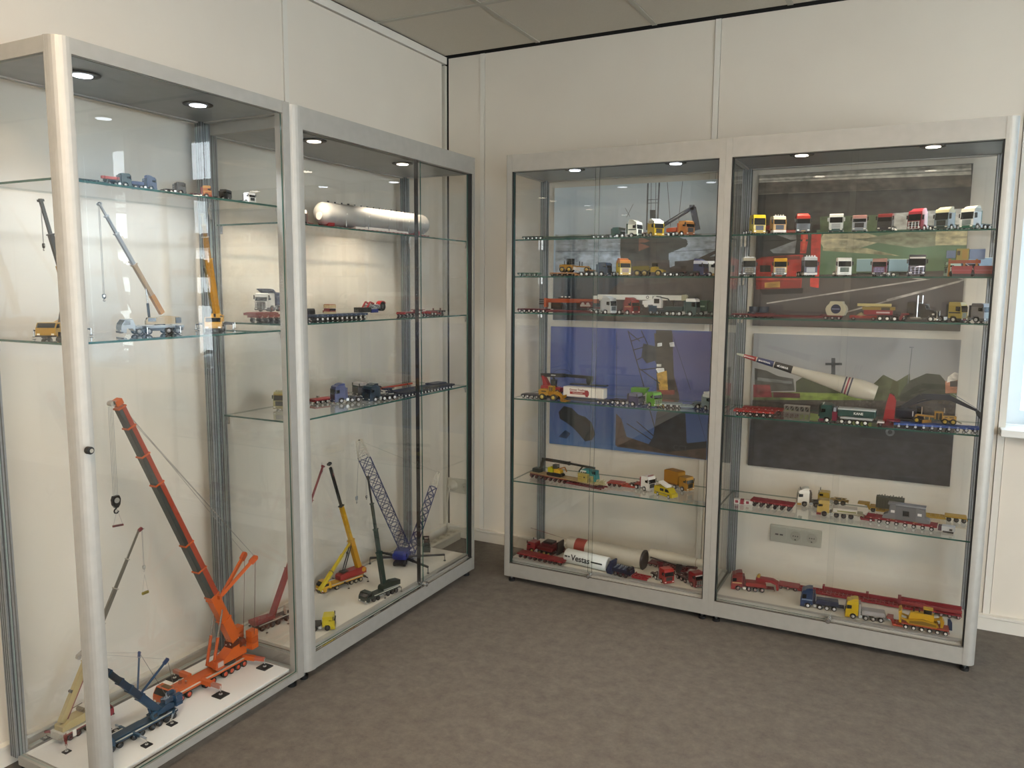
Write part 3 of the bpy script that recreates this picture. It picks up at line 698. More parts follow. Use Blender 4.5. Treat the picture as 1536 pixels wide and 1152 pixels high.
bb_ = local(t, (0.2920, -2.1479, 0.0785)); tp = local(t, (0.2920, -2.3863, 0.3772)); bb_.y = tp.y = 0; d = tp-bb_; e = d.normalized(); up = V((0, 1, 0)).cross(e); up = up if up.z > 0 else -up; sd = V((0, 1, 0))
telescope(t, bb_, tp, [(.30, BL, '#1b3c5c'), (.44, '#1d3248', '#1f4a6c'), (.56, '#1d3248', '#1f4a6c'), (.70, '#222c36', '#1f4a6c'), (.85, '#222c36', '#1f4a6c'), (.99, '#222c36', None)], 25, 15)
MB().beam(tp-e*4, tp+e*5, 16, 17, P('#2a2f3a')).beam(tp+e*2, tp+e*3+V((14, 0, -8)), 14, 10, P('#9a9690')).tube(tp+V((14, -6, -8)), tp+V((14, 6, -8)), 6, P('#a8a39a', .3, .5), n=14).obj('boom_head', t)
a_ = V((sp+40, 0, 36)); b_ = bb_+d*.22
MB().tube(a_, a_.lerp(b_, .5), 4, P(BL), n=10).tube(a_.lerp(b_, .5), b_, 2.4, CHROME, n=8).obj('luffing_ram', t)
mb0 = bb_+d*.33
MB().beam(mb0-sd*14+up*9, mb0+sd*14+up*9, 6, 7, P(BL)).tube(mb0-sd*8+up*13, mb0+sd*8+up*13, 4, P('#c8ccd0', .3, .5), n=8).obj('mast_bracket', t)
mt = [local(t, (0.2350, -2.1734, 0.2761)), local(t, (0.3400, -2.1567, 0.2716))]
for k, q_ in enumerate(mt):
    st = mb0+sd*(-10 if q_.y < 0 else 10)+up*11; f_ = (q_-st).normalized()
    MB().beam(st, q_, 5.5, 6.5, P('#1f4a70')).beam(q_-f_*17, q_+f_*2, 8, 12, P('#1f3f74')).tube(q_-sd*3.4, q_+sd*3.4, 4.5, P('#2a2f5a'), n=12).obj('stay_mast', t)
    MB().tube(q_, tp, .6, P('#a29c94'), n=4).obj('stay_rope', t)
    MB().tube(q_, (sp-40, q_.y*.5, 64), .8, P('#6e6a68'), n=4).obj('stay_rope', t)
MB().tube(mb0+up*6, tp, .35, P('#a29c94'), n=4).obj('stay_rope', t)

# cream and red crane whose grey boom reaches up past the post
CR = '#cdb673'; RD = '#8f2530'
t = root('mobile_crane', 'cream and dark red mobile crane beside the near post with a long grey boom', 'model crane', (.118, -2.372, ZA), 92, .95)
cb = carrier(t, 178, [24, 50, 84, 110, 150], RD, rim='#4a1c20', cabc='#a93040', deckc='#b9b7ae', cl=40)
MB().box(-4, 6, -28, 28, 12, 34, P('#b5b2aa')).box(6, 22, -24, 24, 27, 31, P('#c2c0b8')).tube((-7, -26, 24), (-7, 10, 24), 9, P('#a29e94', .3, .3), n=16).obj('rear_gear', t)
box('ladder', t, 30, 42, -29.5, -28.3, 8, 30, P('#d8d6d0'))
for w, xa in (((0.0679, -2.3793, 0.0550), 10), ((0.1886, -2.3921, 0.0550), 10), ((0.1893, -2.2628, 0.0550), 118), ((0.1075, -2.1995, 0.0550), 118)):
    lp = local(t, w); outrigger(t, (xa, (1 if lp.y > 0 else -1)*20, 26), (lp.x, lp.y, 0), RD, pw=20, bh=7)
MB().prism([(4, 33), (4, 50), (30, 58), (80, 60), (112, 46), (112, 33)], -20, 20, P(CR)).prism([(112, 33), (112, 46), (128, 42), (132, 33)], -17, 17, P(RD)).obj('superstructure', t)
m = MB(); 
for k in range(4): m.tube((78, -16+k*10, 60), (84, -16+k*10, 74), 1.2, P('#5a4a30'), n=5)
m.beam((66, -18, 74), (100, -18, 76), 2, 2, P('#4a4034')).beam((66, 18, 74), (100, 18, 76), 2, 2, P('#4a4034')).tube((84, -18, 66), (84, 18, 66), 7, P('#6a5a3a'), n=12)
m.obj('winch_pack', t)
bb_ = local(t, (0.1180, -2.3586, 0.1092)); tp = local(t, (0.1180, -2.0562, 0.6157)); bb_.y = tp.y = 0; d = tp-bb_; e = d.normalized()
telescope(t, bb_, tp, [(.30, CR, CR), (.50, '#6d675c', '#a39c8e'), (.68, '#6d675c', '#a39c8e'), (.84, '#6d675c', '#a39c8e'), (1.0, '#6d675c', None)], 19, 5.5)
up = V((0, 1, 0)).cross(e); up = up if up.x > 0 else -up
MB().beam(bb_+d*.02+up*11, bb_+d*.315+up*11, 12, 9, P(RD)).beam(bb_+d*.315+up*9, bb_+d*.335+up*15, 14, 5, P('#a32a34')).obj('luffing_ram', t)
MB().tube(bb_+d*.15-up*12-V((0, 6, 0)), bb_+d*.15-up*12+V((0, 6, 0)), 5, P('#2a2620'), n=12).obj('rope_reel', t)
MB().beam(tp-e*3, tp+e*4+V((10, 0, 1)), 9, 9, P('#8a3a3c')).beam(tp+V((4, 0, 2)), tp+V((20, 0, 0)), 5, 4, P('#a59c90')).obj('boom_head', t)
for k, (c_, o_) in enumerate((('#9a948a', -8), ('#9a948a', -11))): MB().tube(bb_+d*.05-up*(-o_), tp-up*(5+k*2), .35, P(c_), n=4).obj('hoist_rope', t)
hp = local(t, (0.1180, -2.0542, 0.4801)); 
hook(t, (tp.x+12, 0, hp.z), (tp.x+12, 0, tp.z), '#a8a49c', .95, 2)
w = (0.1180, -2.0535, 0.4049)
t2 = root('lifting_frame', 'small yellow frame hanging on two slings from the grey boom', 'crane load', w, 90)
MB().box(-11.5, 11.5, -3, 3, -4, 4, P('#a8952e')).box(-9, 9, -3.3, 3.3, -1.3, 1.3, P('#5a5022')).obj('frame', t2)
hz = local(t2, (0.1180, -2.0525, 0.4660)).z
MB().tube((-10.5, 0, 4), (0, 0, hz), .4, P('#8f8a80'), n=4).tube((10.5, 0, 4), (0, 0, hz), .4, P('#8f8a80'), n=4).obj('sling', t2)

# upper crane shelf
def small_crane(label, pos, hd, s, L, body, house, tipw, basew, secs, w0, w1, hk=None, rim='#8f9498', axles=(22, 50, 110, 138), ctop=None, dark='#2b2d30', pads=None, jib=None, cl=40):
    t = root('mobile_crane', label, 'model crane', pos, hd, s)
    carrier(t, L, axles, body, rim=rim, cabc=ctop or body, deckc=body, cl=cl)
    sx = L*.36
    MB().tube((sx, 0, 27.5), (sx, 0, 32), 16, P(dark), n=16).obj('slewing_ring', t)
    MB().prism([(sx+34, 32), (sx+40, 44), (sx-20, 58), (sx-58, 54), (sx-58, 32)], -16, 16, P(house)).box(sx-60, sx-44, -22, 22, 34, 52, P(dark)).obj('superstructure', t)
    MB().prism([(sx+50, 32), (sx+50, 44), (sx+44, 54), (sx+16, 54), (sx+16, 32)], 17, 30, P(house)).box(sx+20, sx+44, 29.8, 30.5, 41, 52, DGLASS).prism([(sx+50.3, 42), (sx+45.6, 53), (sx+45, 53), (sx+49.7, 42)], 18.5, 28.5, DGLASS).obj('crane_cab', t)
    b = local(t, basew); tp = local(t, tipw)
    telescope(t, b, tp, secs, w0, w1)
    e = (tp-b).normalized()
    MB().beam(tp-e*3, tp+e*4, w1+5, w1+5, P(secs[-1][1])).tube(tp+e*2-V((0, 5, 0)), tp+e*2+V((0, 5, 0)), 4, P(dark), n=10).obj('boom_head', t)
    r0 = V((sx+30, 0, 40)); r1 = b.lerp(tp, .28)
    MB().tube(r0, r0.lerp(r1, .5), 4, P(dark), n=10).tube(r0.lerp(r1, .5), r1, 2.2, CHROME, n=8).obj('luffing_ram', t)
    for (px_, sy) in (pads or ((L*.14, 1), (L*.14, -1), (L*.66, 1), (L*.66, -1))):
        outrigger(t, (px_, sy*22, 25), (px_, sy*62, 0), dark, pw=0, foot=dark, bh=5)
    if jib: telescope(t, b.lerp(tp, jib[0])+V((0, -14, 0)), b.lerp(tp, jib[1])+V((0, -14, 0)), [(1, jib[2], jib[2])], 8, 4)
    if hk: 
        q_ = local(t, hk); hook(t, (tp.x+e.x*3, tp.y, q_.z), tp+V((e.x*3, 0, 0)), dark, .9, 2)
    return t
ZS = 1.261
small_crane('yellow mobile crane with a black boom left of the near post on the crane shelf', (.150, -2.265, ZS), -58, .92, 176, '#34383a', '#d8a21c', (0.2000, -2.3691, 1.6306), (0.2000, -2.2932, 1.3195),
    [(.45, '#c7931d', None), (.72, '#23282a', '#23282a'), (1, '#4a5154', None)], 19, 9, (0.2000, -2.3703, 1.5052), dark='#26292c', ctop='#d3a01e')
small_crane('pale yellow and grey mobile crane with a long thin boom right of the near post', (.300, -2.015, ZS), -111, .95, 190, '#7f8a94', '#c9b48c', (0.2700, -2.2477, 1.6305), (0.2700, -2.0604, 1.3224),
    [(.18, '#d9962a', None), (.47, '#d2b48a', '#d8c0a0'), (.75, '#9aa0a6', '#b4b8bc'), (.9, '#9aa0a6', '#b4b8bc'), (1, '#a8aaac', None)], 15, 6, (0.2700, -2.2519, 1.3687), dark='#3c4248', jib=(.12, .5, '#b9b0a4'))
small_crane('bright yellow mobile crane in front of the back post with its boom raised steeply', (.205, -1.790, ZS), -47, .92, 170, '#4a4d50', '#e2a416', (0.2900, -1.9114, 1.6288), (0.2900, -1.8683, 1.3178),
    [(.56, '#dc9c12', '#f0b428'), (.78, '#c08a2a', '#e8dcc0'), (.90, '#a88a50', '#e8dcc0'), (1, '#9c9888', None)], 19, 6, (0.2900, -1.9255, 1.4558), dark='#2c2e31', ctop='#dca41c', jib=(.05, .6, '#8c7a48'))
# small trucks on the top shelf of the same cabinet
ZT = 1.67
def tiny(label, pos, hd, c, **k): return tractor('truck', label, (*pos, ZT), hd, c, s=.55, **k)
tiny('dark green small truck with a red load behind its cab on the top shelf', (.385, -2.235), 70, '#1f3b3c', ch='#20302f', ballast='#223c3c', H=66)
tt = lowbed('trailer', 'dark grey-green small trailer at the left end of the top shelf', (.365, -2.375, ZT), 78, '#2c4242', n=4, L=190, s=.50, rim='#52605e', goose=True)
t = root('girder', 'short pink-red beam lying over the neck of the grey-green small trailer', 'model load', (.372, -2.31, ZT+.017), 78, .55); box('beam', t, 0, 88, -9, 9, 0, 13, P('#d46a62')); MB().box(10, 14, -10, 10, 0, 14, P('#8f3a34')).box(70, 74, -10, 10, 0, 14, P('#8f3a34')).obj('strap', t)
tiny('navy blue small truck with a long rear body next to the dark green one', (.385, -2.155), 68, '#20335c', ch='#1f2c48', ballast='#26407a', H=66, spo='#20335c')
tiny('black small truck with a flat bed in the middle of the top shelf', (.385, -2.055), 66, '#14171a', ch='#16181a', H=62, n_rear=2)
tiny('orange and yellow striped small truck left of the back post', (.385, -1.955), 48, '#c8702a', roof='#dca24c', low='#a8402a', ch='#8c2c30', stripe='#e8b45c', H=66)
lowbed('trailer', 'small dark red trailer behind the orange and yellow striped truck', (.345, -2.06, ZT), 66, '#7d2730', n=2, L=120, s=.5, goose=False)
tiny('black small truck seen against the back post', (.385, -1.885), 20, '#15191d', ch='#15191d', H=62)
tiny('white small truck with a dark windscreen at the right end of the top shelf', (.385, -1.79), -2, '#e8e6e2', low='#c9c4bf', ch='#2a2a2c', H=64)

# ================================================================== left-wall cabinet
# silver tank on a red and white trailer
ZS = 1.622
t = root('storage_tank', 'long silver grey cylindrical tank with rounded ends on white cradles', 'model load', (.235, -1.31, ZS+.066), 86)
pr = [(0, 2)]
for i in range(1, 8): a = math.pi/2*i/7; pr.append((34*(1-math.cos(a)), 44*math.sin(a)+.1))
Lt = 680; pr += [(Lt-x, r_) for x, r_ in pr[::-1]]
MB().lathe(pr, (0, 0, 0), (1, 0, 0), P('#94938f', .55), 40).obj('tank_shell', t)
for k in range(15): MB().tube((60+k*38, 0, 43.5), (60+k*38, 0, 50), 3.2 if k % 3 else 4.6, P('#3a3d40'), n=10).obj('nozzle', t)
for x in (120, 250, 380, 510, 620):
    MB().tube((x, -38, -46), (x, -38, -8), 1.8, P('#8b8f94', .4, .3), n=8).tube((x, -40, 2), (x, -44, 2), 4.5, P('#c9c8c4', .3), n=10).obj('support_leg', t)
MB().tube((-1.5, -10, -12), (2, -10, -12), 15, P('#b9b6b0', .4), n=20).obj('manhole', t)
t = modular('trailer', 'low red trailer with many axles under the silver tank', (.235, -1.30, ZS), 86, '#a3202a', n=24, pitch=27, W=70, zt=17, r=6.5)
t = root('cradle_block', 'stepped white cradle carrying the middle of the silver tank', 'model load', (.235, -1.12, ZS+.017), 86)
MB().box(0, 340, -36, 36, 0, 9, P('#e6dfd6')).box(60, 260, -37, 37, 9.01, 15, P('#efe9e0')).box(110, 200, -35, 35, 15.01, 24, P('#e6dfd6')).obj('cradle', t)
t = root('cradle_block', 'red saddle at the near end of the silver tank', 'model load', (.235, -1.275, ZS+.0172), 86); MB().prism([(-24, 0), (24, 0), (30, 16), (14, 10), (-14, 10), (-30, 16)], 0, 34, P('#a9232c'), 'x').obj('saddle', t)
t = root('cradle_block', 'red saddle at the far end of the silver tank', 'model load', (.275, -.735, ZS+.0172), 86); MB().prism([(-24, 0), (24, 0), (30, 16), (14, 10), (-14, 10), (-30, 16)], 0, 34, P('#a9232c'), 'x').obj('saddle', t)
tractor('truck', 'black truck with a white band in front of the silver tank', (.26, -1.455, ZS), -70, '#17181a', low='#e4e2de', ch='#8f1f26', H=66, roof='#e4e0d8', n_rear=2)

# second shelf: red and blue platform trailers and their loads
ZS = 1.278
modular('trailer', 'red platform trailer under the dump truck, seen through the side glass', (.222, -1.645, ZS), 88, '#a32a2c', n=7, rim='#7c7a78', zt=25, pitch=28)
t = root('gooseneck_deck', 'plain dark red deck section at the near end of the red platform trailer', 'model trailer', (.30, -1.66, ZS+.0255), 90)
t.location = (.222, -1.66, ZS+.026); MB().box(0, 110, -30, 30, 0, 8, P('#962c30')).box(6, 104, -26, 26, 8, 10, P('#a8383a')).obj('deck', t)
t = tractor('truck', 'heavy mining dump truck with a white cab and blue tipper body', (.222, -1.604, ZS+.0362), -78, '#dad8d2', low='#3b3d3e', ch='#23252a', s=1.05, H=64, bull='#a9a8a4', tower=False, fw=False, n_rear=2, rim='#8f4030', mir='#2a2a2a')
MB().prism([(-50, 21), (-50, 66), (-40, 76), (-18, 79), (-18, 76), (-38, 70), (-44, 62), (-118, 66), (-126, 58), (-112, 24)], -27, 27, P('#34405e')).box(-112, -50, -28, 28, 30, 32, P('#4a5878')).box(-112, -50, -28, 28, 50, 52, P('#4a5878')).obj('tipper_body', t)
t = root('machine_block', 'black rounded machine block just right of the round post', 'model load', (.24, -1.385, ZS+.012), 90)
MB().prism([(-13, 0), (-13, 26), (-9, 32), (9, 32), (13, 26), (13, 0)], 0, 30, P('#131415'), 'x').obj('body', t); box('skid', t, -4, 34, -16, 16, -3, 0, P('#1a1a1a'))
modular('trailer', 'long dark blue platform trailer with white wheels on the second shelf', (.315, -1.46, ZS), 88, '#1f3350', n=11, rim='#d8d8d4', zt=24, pitch=27, ribs='#8fa0b8')
lowbed('trailer', 'low dark red neck section behind the blue platform trailer', (.20, -1.42, ZS), 88, '#8d242a', n=0, L=90, goose=False)
t = root('drill_head', 'cube-shaped machine with a cream frame and red sides on the blue trailer', 'model load', (.30, -1.325, ZS+.0245), 78)
MB().box(-16, 16, -18, 18, 0, 8, P('#e2cfa2')).box(-15, 15, -17, 17, 8, 20, P('#93242a')).box(-16, 16, -18, 18, 22, 34, P('#e0c89a')).box(-14, 14, -18.5, 18.5, 12, 19, BLACK).box(-15, 15, -16, 16, 34, 36, P('#b5502e')).obj('housing', t)
MB().box(-8, 8, 18.6, 34, 2, 12, P('#8f2228')).tube((-4, 20, 14), (4, 20, 14), 6, P('#8f2228'), n=12).obj('side_gear', t)
t = root('grab_machine', 'red, black and steel machine with a curved guard lying on the blue trailer end', 'model load', (.30, -1.155, ZS+.0245), 88)
MB().box(0, 62, -20, 20, 0, 20, P('#141617')).obj('black_tray', t)
MB().beam((40, -12, 14), (64, -12, 42), 5, 5, P('#b0262c')).beam((64, -12, 42), (88, -12, 34), 5, 5, P('#b0262c')).beam((40, 12, 14), (64, 12, 42), 5, 5, P('#b0262c')).beam((64, 12, 42), (88, 12, 34), 5, 5, P('#b0262c')).obj('arm', t)
m = MB().box(58, 128, -14, 14, 14, 30, P('#8a8c8e', .35, .4))
for k in range(14): m.tube((62+k*4.6, -15, 16+(k*7) % 18), (62+k*4.6, 15, 20+(k*5) % 16), 2.2, P(['#c9c9c6', '#2a2c2e'][k % 2], .3, .3), n=6)
m.obj('engine', t)
MB().tube((150, -9, 22), (150, 9, 22), 19, RUB, n=24).tube((150, -9.5, 22), (150, 9.5, 22), 9, P('#4a4c4e'), n=16).obj('roller', t)
m = MB()
for k in range(8):
    a = R(35+k*18); b = R(35+(k+1)*18); m.beam((150+22*math.cos(a), 0, 22+22*math.sin(a)), (150+22*math.cos(b), 0, 22+22*math.sin(b)), 22, 3, P('#b5282c'))
m.obj('guard', t)
box('blue_tank', t, 62, 104, -22, -14.5, -2, 13, P('#27348a'))
lowbed('trailer', 'dark red low trailer right of the second shelf machine', (.29, -.84, ZS), 88, '#8c2026', n=3, L=150, goose=True, rim='#8c8c88', gz=26)
lowbed('trailer', 'short dark red bogie between the two halves of the right-hand trailer', (.33, -.70, ZS), 88, '#962229', n=2, L=80, goose=False)
t = modular('trailer', 'small dark four-axle dolly at the right end of the second shelf', (.30, -.625, ZS), 86, '#3a3436', n=4, pitch=22, W=44, zt=20, rim='#9c9a96')
for x in (14, 70): MB().tube((x, -10, 20), (x, -10, 31), 4, P('#6c4a46'), n=10).obj('bollard', t)

# third shelf
ZS = .940
t = tractor('truck', 'pale yellow rescue truck with red and green graphics beside the round post', (.195, -1.50, ZS), -72, '#d5cc86', low='#c4b890', H=70, stripe='#a8b03c', ch='#8c8c88', ballast='#cfc9a0', tank='#c0b890', sun='#c8a23c', lamps='#e8dca0')
box('red_panel', t, -46, -30, -26.2, -25.4, 30, 56, P('#b8323a')); box('red_panel', t, -20, -6, 25.4, 26.2, 26, 34, P('#b8323a'))
lowbed('trailer', 'bright red low trailer behind the navy truck on the lowest shelf', (.185, -1.315, ZS), 78, '#b5242a', n=4, L=175, goose=True)
t = root('post_marker', 'short cream upright block on the lowest shelf in front of the red trailer', 'model load', (0.1732, -1.2598, 0.9400), 80); MB().box(-4, 4, -5, 5, 0, 26, P('#c9c3b0')).box(-5, 5, -6, 6, 0, 3, P('#a8a292')).obj('block', t)
tractor('truck', 'navy blue truck with a tall cab facing the round post', (.245, -1.255, ZS), -118, '#1e2a66', low='#1b2454', H=70, roof='#20307a', ch='#1c2240', tb='#222c60', n_rear=2, rim='#c6c8cc', spo='#1e2a66')
tractor('truck', 'black and silver heavy tractor behind the navy truck', (.20, -1.055, ZS), -112, '#4a4a50', low='#2a2a30', H=60, ch='#26262c', ballast='#33363e', n_rear=2, roof='#8f8a88')
tractor('truck', 'dark teal heavy tractor with four axles in the middle of the lowest shelf', (.345, -1.165, ZS), -104, '#173044', low='#162a3a', H=66, ch='#16222e', tb='#3a4650', n_rear=3, rim='#c6c8cc', front=1, spo='#1a2c3c')
modular('trailer', 'long black trailer with a double row of white wheels along the shelf edge', (.378, -.985, ZS), 88, '#191d24', n=16, pitch=24, zt=20, W=52, rim='#dcdcda', r=6.5, ribs='#6a6e76')
lowbed('trailer', 'dark blue low trailer behind the long black trailer', (.315, -.54, ZS), -94, '#1d2a48', n=4, L=430, goose=True, rim='#7c8088')
t = root('girder', 'thin orange-red beam lying along the dark blue trailer', 'model load', (.27, -.99, ZS+.026), 87); box('beam', t, 0, 240, -5, 5, 0, 7, P('#c9472c')); MB().box(20, 24, -6, 6, -.5, 8, BLACK).box(200, 204, -6, 6, -.5, 8, BLACK).obj('strap', t)


# base: red crane, yellow crane, green crane, blue lattice crane, yellow truck
RC = '#a33a40'
t = root('mobile_crane', 'faded red crane with a black undercarriage, seen through the side glass', 'model crane', (.155, -1.625, ZB), 82, .9)
carrier(t, 205, [22, 48, 74, 104, 150, 176], '#26201f', rim='#3a3432', cabc='#d9cfc0', deckc='#2c2625', cl=34)
MB().box(150, 168, -26, -8, 28, 50, P('#d8cdbd')).box(152, 166, -27, -26, 34, 47, DGLASS).obj('operator_cab', t)
MB().prism([(-8, 30), (-8, 50), (20, 52), (84, 46), (96, 38), (96, 30)], -18, 18, P(RC)).box(-9, 8, -26, 26, 34, 48, P(RC)).obj('superstructure', t)
box('side_panel', t, 80, 128, -25, -21, 27, 33, P('#c9a596'))
b = local(t, (0.1550, -1.5506, 0.1032)); tp = local(t, (0.1550, -1.2196, 0.6614)); d = tp-b
telescope(t, b, tp, [(.34, '#a8454b', '#a8454b'), (.55, '#a8454b', '#b5565a'), (.78, '#a03c42', '#b5565a'), (1, '#a03c42', None)], 22, 8)
MB().tube(b+V((26, 0, -4)), b.lerp(tp, .17)+V((6, 0, 0)), 3, P('#5c2226'), n=8).obj('luffing_ram', t)
MB().beam(tp-d.normalized()*2, tp+d.normalized()*6, 12, 11, P('#8f3036')).tube(tp+V((6, -5, 0)), tp+V((6, 5, 0)), 4, BLACK, n=10).obj('boom_head', t)
hook(t, (tp.x+8, 0, tp.z-34), (tp.x+8, 0, tp.z), '#8a2c30', .7, 2)
for sy in (-1, 1):
    for xa in (20, 130): outrigger(t, (xa, sy*22, 24), (xa, sy*58, 0), '#26201f', pw=0, foot='#3a3432', bh=5)

YC = '#e8ae10'
t = root('mobile_crane', 'yellow mobile crane with a red superstructure and black upper boom', 'model crane', (.170, -1.005, ZB), -103, .98)
L = 222
cb = carrier(t, L, [18, 44, 70, 150, 176], '#efb416', rim='#c9bfa2', cabc='#f2b81c', deckc='#efb416', cl=42)
box('bumper_stripe', cb, L+1.3, L+2, -27, 27, 7.5, 11, P('#c9381c')); MB().box(L-1.2, L+.6, -24, -2, 30, 40, DGLASS).box(L-1.2, L+.6, 2, 24, 30, 40, DGLASS).obj('front_window', cb)
MB().prism([(-22, 31), (-22, 52), (-10, 62), (70, 62), (118, 56), (124, 50), (124, 31)], -19, 19, P('#a91f1c')).obj('superstructure', t)
MB().tube((-6, -21, 50), (-6, 21, 50), 11, P('#e2a018'), n=16).box(76, 108, -13, 13, 58, 66, P('#2a2620')).obj('rope_winch', t)
b = local(t, (0.1700, -1.0008, 0.1235)); tp = local(t, (0.1700, -1.1952, 0.6695)); d = tp-b; e = d.normalized()
telescope(t, b, tp, [(.33, '#e2a414', '#e8b020'), (.64, '#eab31c', '#1b1b18'), (.97, '#15150f', None)], 24, 11)
MB().beam(tp-e*4, tp+e*5, 13, 18, P('#15150f')).prism([(-12, 0), (8, 8), (14, 2), (4, -6)], -5, 5, P('#15150f')).obj('boom_head', t)
bpy.data.objects[t.children[-1].name].location = tp; bpy.data.objects[t.children[-1].name].data.transform(Matrix.Identity(4))
t.children[-1].location = (0, 0, 0)
MB().tube((96, -6, 58), b.lerp(tp, .30)+V((4, -6, 0)), 2.8, P('#3a3a38'), n=8).tube((96, 6, 58), b.lerp(tp, .30)+V((4, 6, 0)), 2.8, P('#3a3a38'), n=8).obj('luffing_ram', t)
j0 = b.lerp(tp, .32); j1 = local(t, (0.1700, -1.2794, 0.1416))
telescope(t, j0, j1, [(.30, '#e8c81c', '#e8c81c'), (.62, '#ecd022', '#3a3418'), (1, '#ecd022', '#3a3418')], 9, 15)
MB().tube(j0-V((0, 9, 0)), j0+V((0, 9, 0)), 4, P('#c9961a'), n=10).obj('jib_pin', t)
hook(t, (j0.x+3, -12, local(t, (0.1700, -1.1088, 0.2320)).z), (j0.x+3, -12, j0.z), '#20241c', .9, 2)
hook(t, (tp.x+5, -3, tp.z-42), (tp.x+5, -3, tp.z), '#3a3a34', .75, 2)
for xa, sy in ((110, 1), (110, -1), (2, 1), (2, -1)): outrigger(t, (xa, sy*22, 24), (xa, sy*58, 0), '#2a261c', pw=0, foot='#2a261c', bh=5)

GC = '#16261f'
t = root('mobile_crane', 'dark green mobile crane with a slim boom and silver side strips', 'model crane', (.385, -1.035, ZB), -100, .92)
L = 205
carrier(t, L, [20, 46, 72, 134, 160], GC, rim='#2a2c2c', cabc='#15251f', deckc='#1c2e28', cl=44, fend='#9a9c9c')
MB().prism([(-14, 30), (-14, 52), (30, 58), (90, 50), (96, 42), (96, 30)], -18, 18, P('#14251d')).obj('superstructure', t)
for s_ in (-1, 1): MB().beam((0, s_*20, 30), (94, s_*20, 33), 2, 5, P('#a9abab', .3, .5)).obj('trim_strip', t)
b = local(t, (0.3650, -1.0952, 0.1548)); tp = local(t, (0.3650, -1.1889, 0.6344)); d = tp-b; e = d.normalized()
telescope(t, b, tp, [(.30, '#16302a', '#16302a'), (.52, '#1c302a', '#22362e'), (.76, '#26322a', '#2a3a32'), (1, '#1d2220', None)], 22, 7)
MB().beam(tp-e*3, tp+e*6, 10, 10, P('#14181a')).tube(tp+V((5, -4, 2)), tp+V((5, 4, 2)), 4, BLACK, n=10).obj('boom_head', t)
MB().tube((86, 0, 50), b.lerp(tp, .24), 3, P('#3a4240'), n=8).obj('luffing_ram', t)
hook(t, (tp.x+4, 0, local(t, (0.3650, -1.1955, 0.5466)).z), (tp.x+4, 0, tp.z), '#14181a', .8, 2)
for xa, sy in ((104, 1), (104, -1), (0, 1), (0, -1)): outrigger(t, (xa, sy*22, 24), (xa, sy*38, 0), '#6a6c6c', pw=0, foot='#3a3c3c', bh=4)

# blue lattice crane
LB_ = '#17235c'
t = root('lattice_crane', 'blue lattice boom crane with white boom heads and spread black outriggers', 'model crane', (.215, -.745, ZB), -70)
MB().tube((0, 0, 14), (0, 0, 30), 34, P('#14161c'), n=24).box(-60, 70, -24, 24, 12, 26, P('#14161c')).obj('undercarriage', t)
for xs_ in (-46, -20, 20, 46): 
    for sy in (-1, 1): wheel(t, xs_, sy*24, 9, 10, '#3a3c44')
for w in ((.090, -.745, .105), (0.0917, -0.8309, 0.1050), (0.3778, -0.6250, 0.1050), (0.3994, -0.8030, 0.1050)):
    lp = local(t, w); dd = V((lp.x, lp.y, 0)).normalized()
    top = V((lp.x, lp.y, 30))
    MB().beam((dd.x*26, dd.y*26, 28), (dd.x*90, dd.y*90, 30), 11, 10, P('#15171d')).beam((dd.x*84, dd.y*84, 30), top, 8, 8, P('#101116')).beam((dd.x*50, dd.y*50, 24), (dd.x*86, dd.y*86, 24.5), 11.6, 2, P('#c8ccd4')).obj('outrigger', t)
    MB().tube((lp.x, lp.y, .3), (lp.x, lp.y, 32), 1.8, P('#2a2c30'), n=8).tube((lp.x, lp.y, 0), (lp.x, lp.y, 2.5), 6, P('#3a3c40'), n=12).obj('jack', t)
MB().prism([(46, 30), (52, 50), (30, 66), (-30, 66), (-52, 48), (-52, 30)], -30, 30, P('#1d2f8a')).box(-50, -24, -36, 36, 34, 60, P('#1a2876')).box(20, 46, -34, -31, 36, 56, P('#2a3fa0')).obj('superstructure', t)
MB().prism([(54, 36), (56, 50), (50, 64), (34, 64), (34, 36)], 18, 34, P('#2436a0')).box(36, 52, 33.5, 34.5, 46, 60, DGLASS).obj('crane_cab', t)
m = MB(); 
for k in range(10): m.tube((-40+k*8, -16, 66), (-40+k*8, 16, 68), 4.2 if k % 3 else 8, P(['#5a6068', '#23252b', '#2a3fa0'][k % 3]), n=8)
m.obj('winch', t)
b = local(t, (0.2150, -0.6849, 0.1061)); tp = local(t, (0.2150, -1.0209, 0.6691)); hd1 = local(t, (0.2150, -1.0510, 0.7481))
sdv = V((0, 1, 0))
cam_l = local(t, (2.307, -3.698, 1.41)); 
sA = (tp-b).normalized().cross((cam_l-b).normalized())
lattice(t, b, tp, 50, 26, 50, 26, 11, LB_, rc=1.8, rl=1.15, side=sA)
lattice(t, tp, hd1, 48, 24, 24, 14, 2, '#efe9d8', 'boom_head', 2.3, 1.8, side=sA)
MB().beam(hd1-sA*10, hd1+sA*10, 8, 8, P('#e6e0cc')).tube(hd1-sA*5, hd1+sA*5, 6, BLACK, n=12).obj('head_sheave', t)
b2 = local(t, (0.2350, -0.7192, 0.1203)); t2p = local(t, (0.3200, -0.6320, 0.4628)); hd2 = local(t, (0.3300, -0.6001, 0.5254))
sB = (t2p-b2).normalized().cross((cam_l-b2).normalized())
lattice(t, b2, t2p, 40, 22, 34, 20, 9, LB_, 'lattice_mast', 1.8, 1.15, side=sB)
lattice(t, t2p, hd2, 32, 18, 12, 9, 2, '#efe9d8', 'mast_head', 2.2, 1.6, side=sB)
MB().tube(hd2-sB*5, hd2+sB*5, 4.5, BLACK, n=12).obj('head_sheave', t)
mm_ = b2.lerp(t2p, .16); 
text('ND', 'lettering', t, b2.lerp(t2p, .12)+(cam_l-b2).normalized()*16, (0, 0, 0), 20, P('#eceae2'), .3)
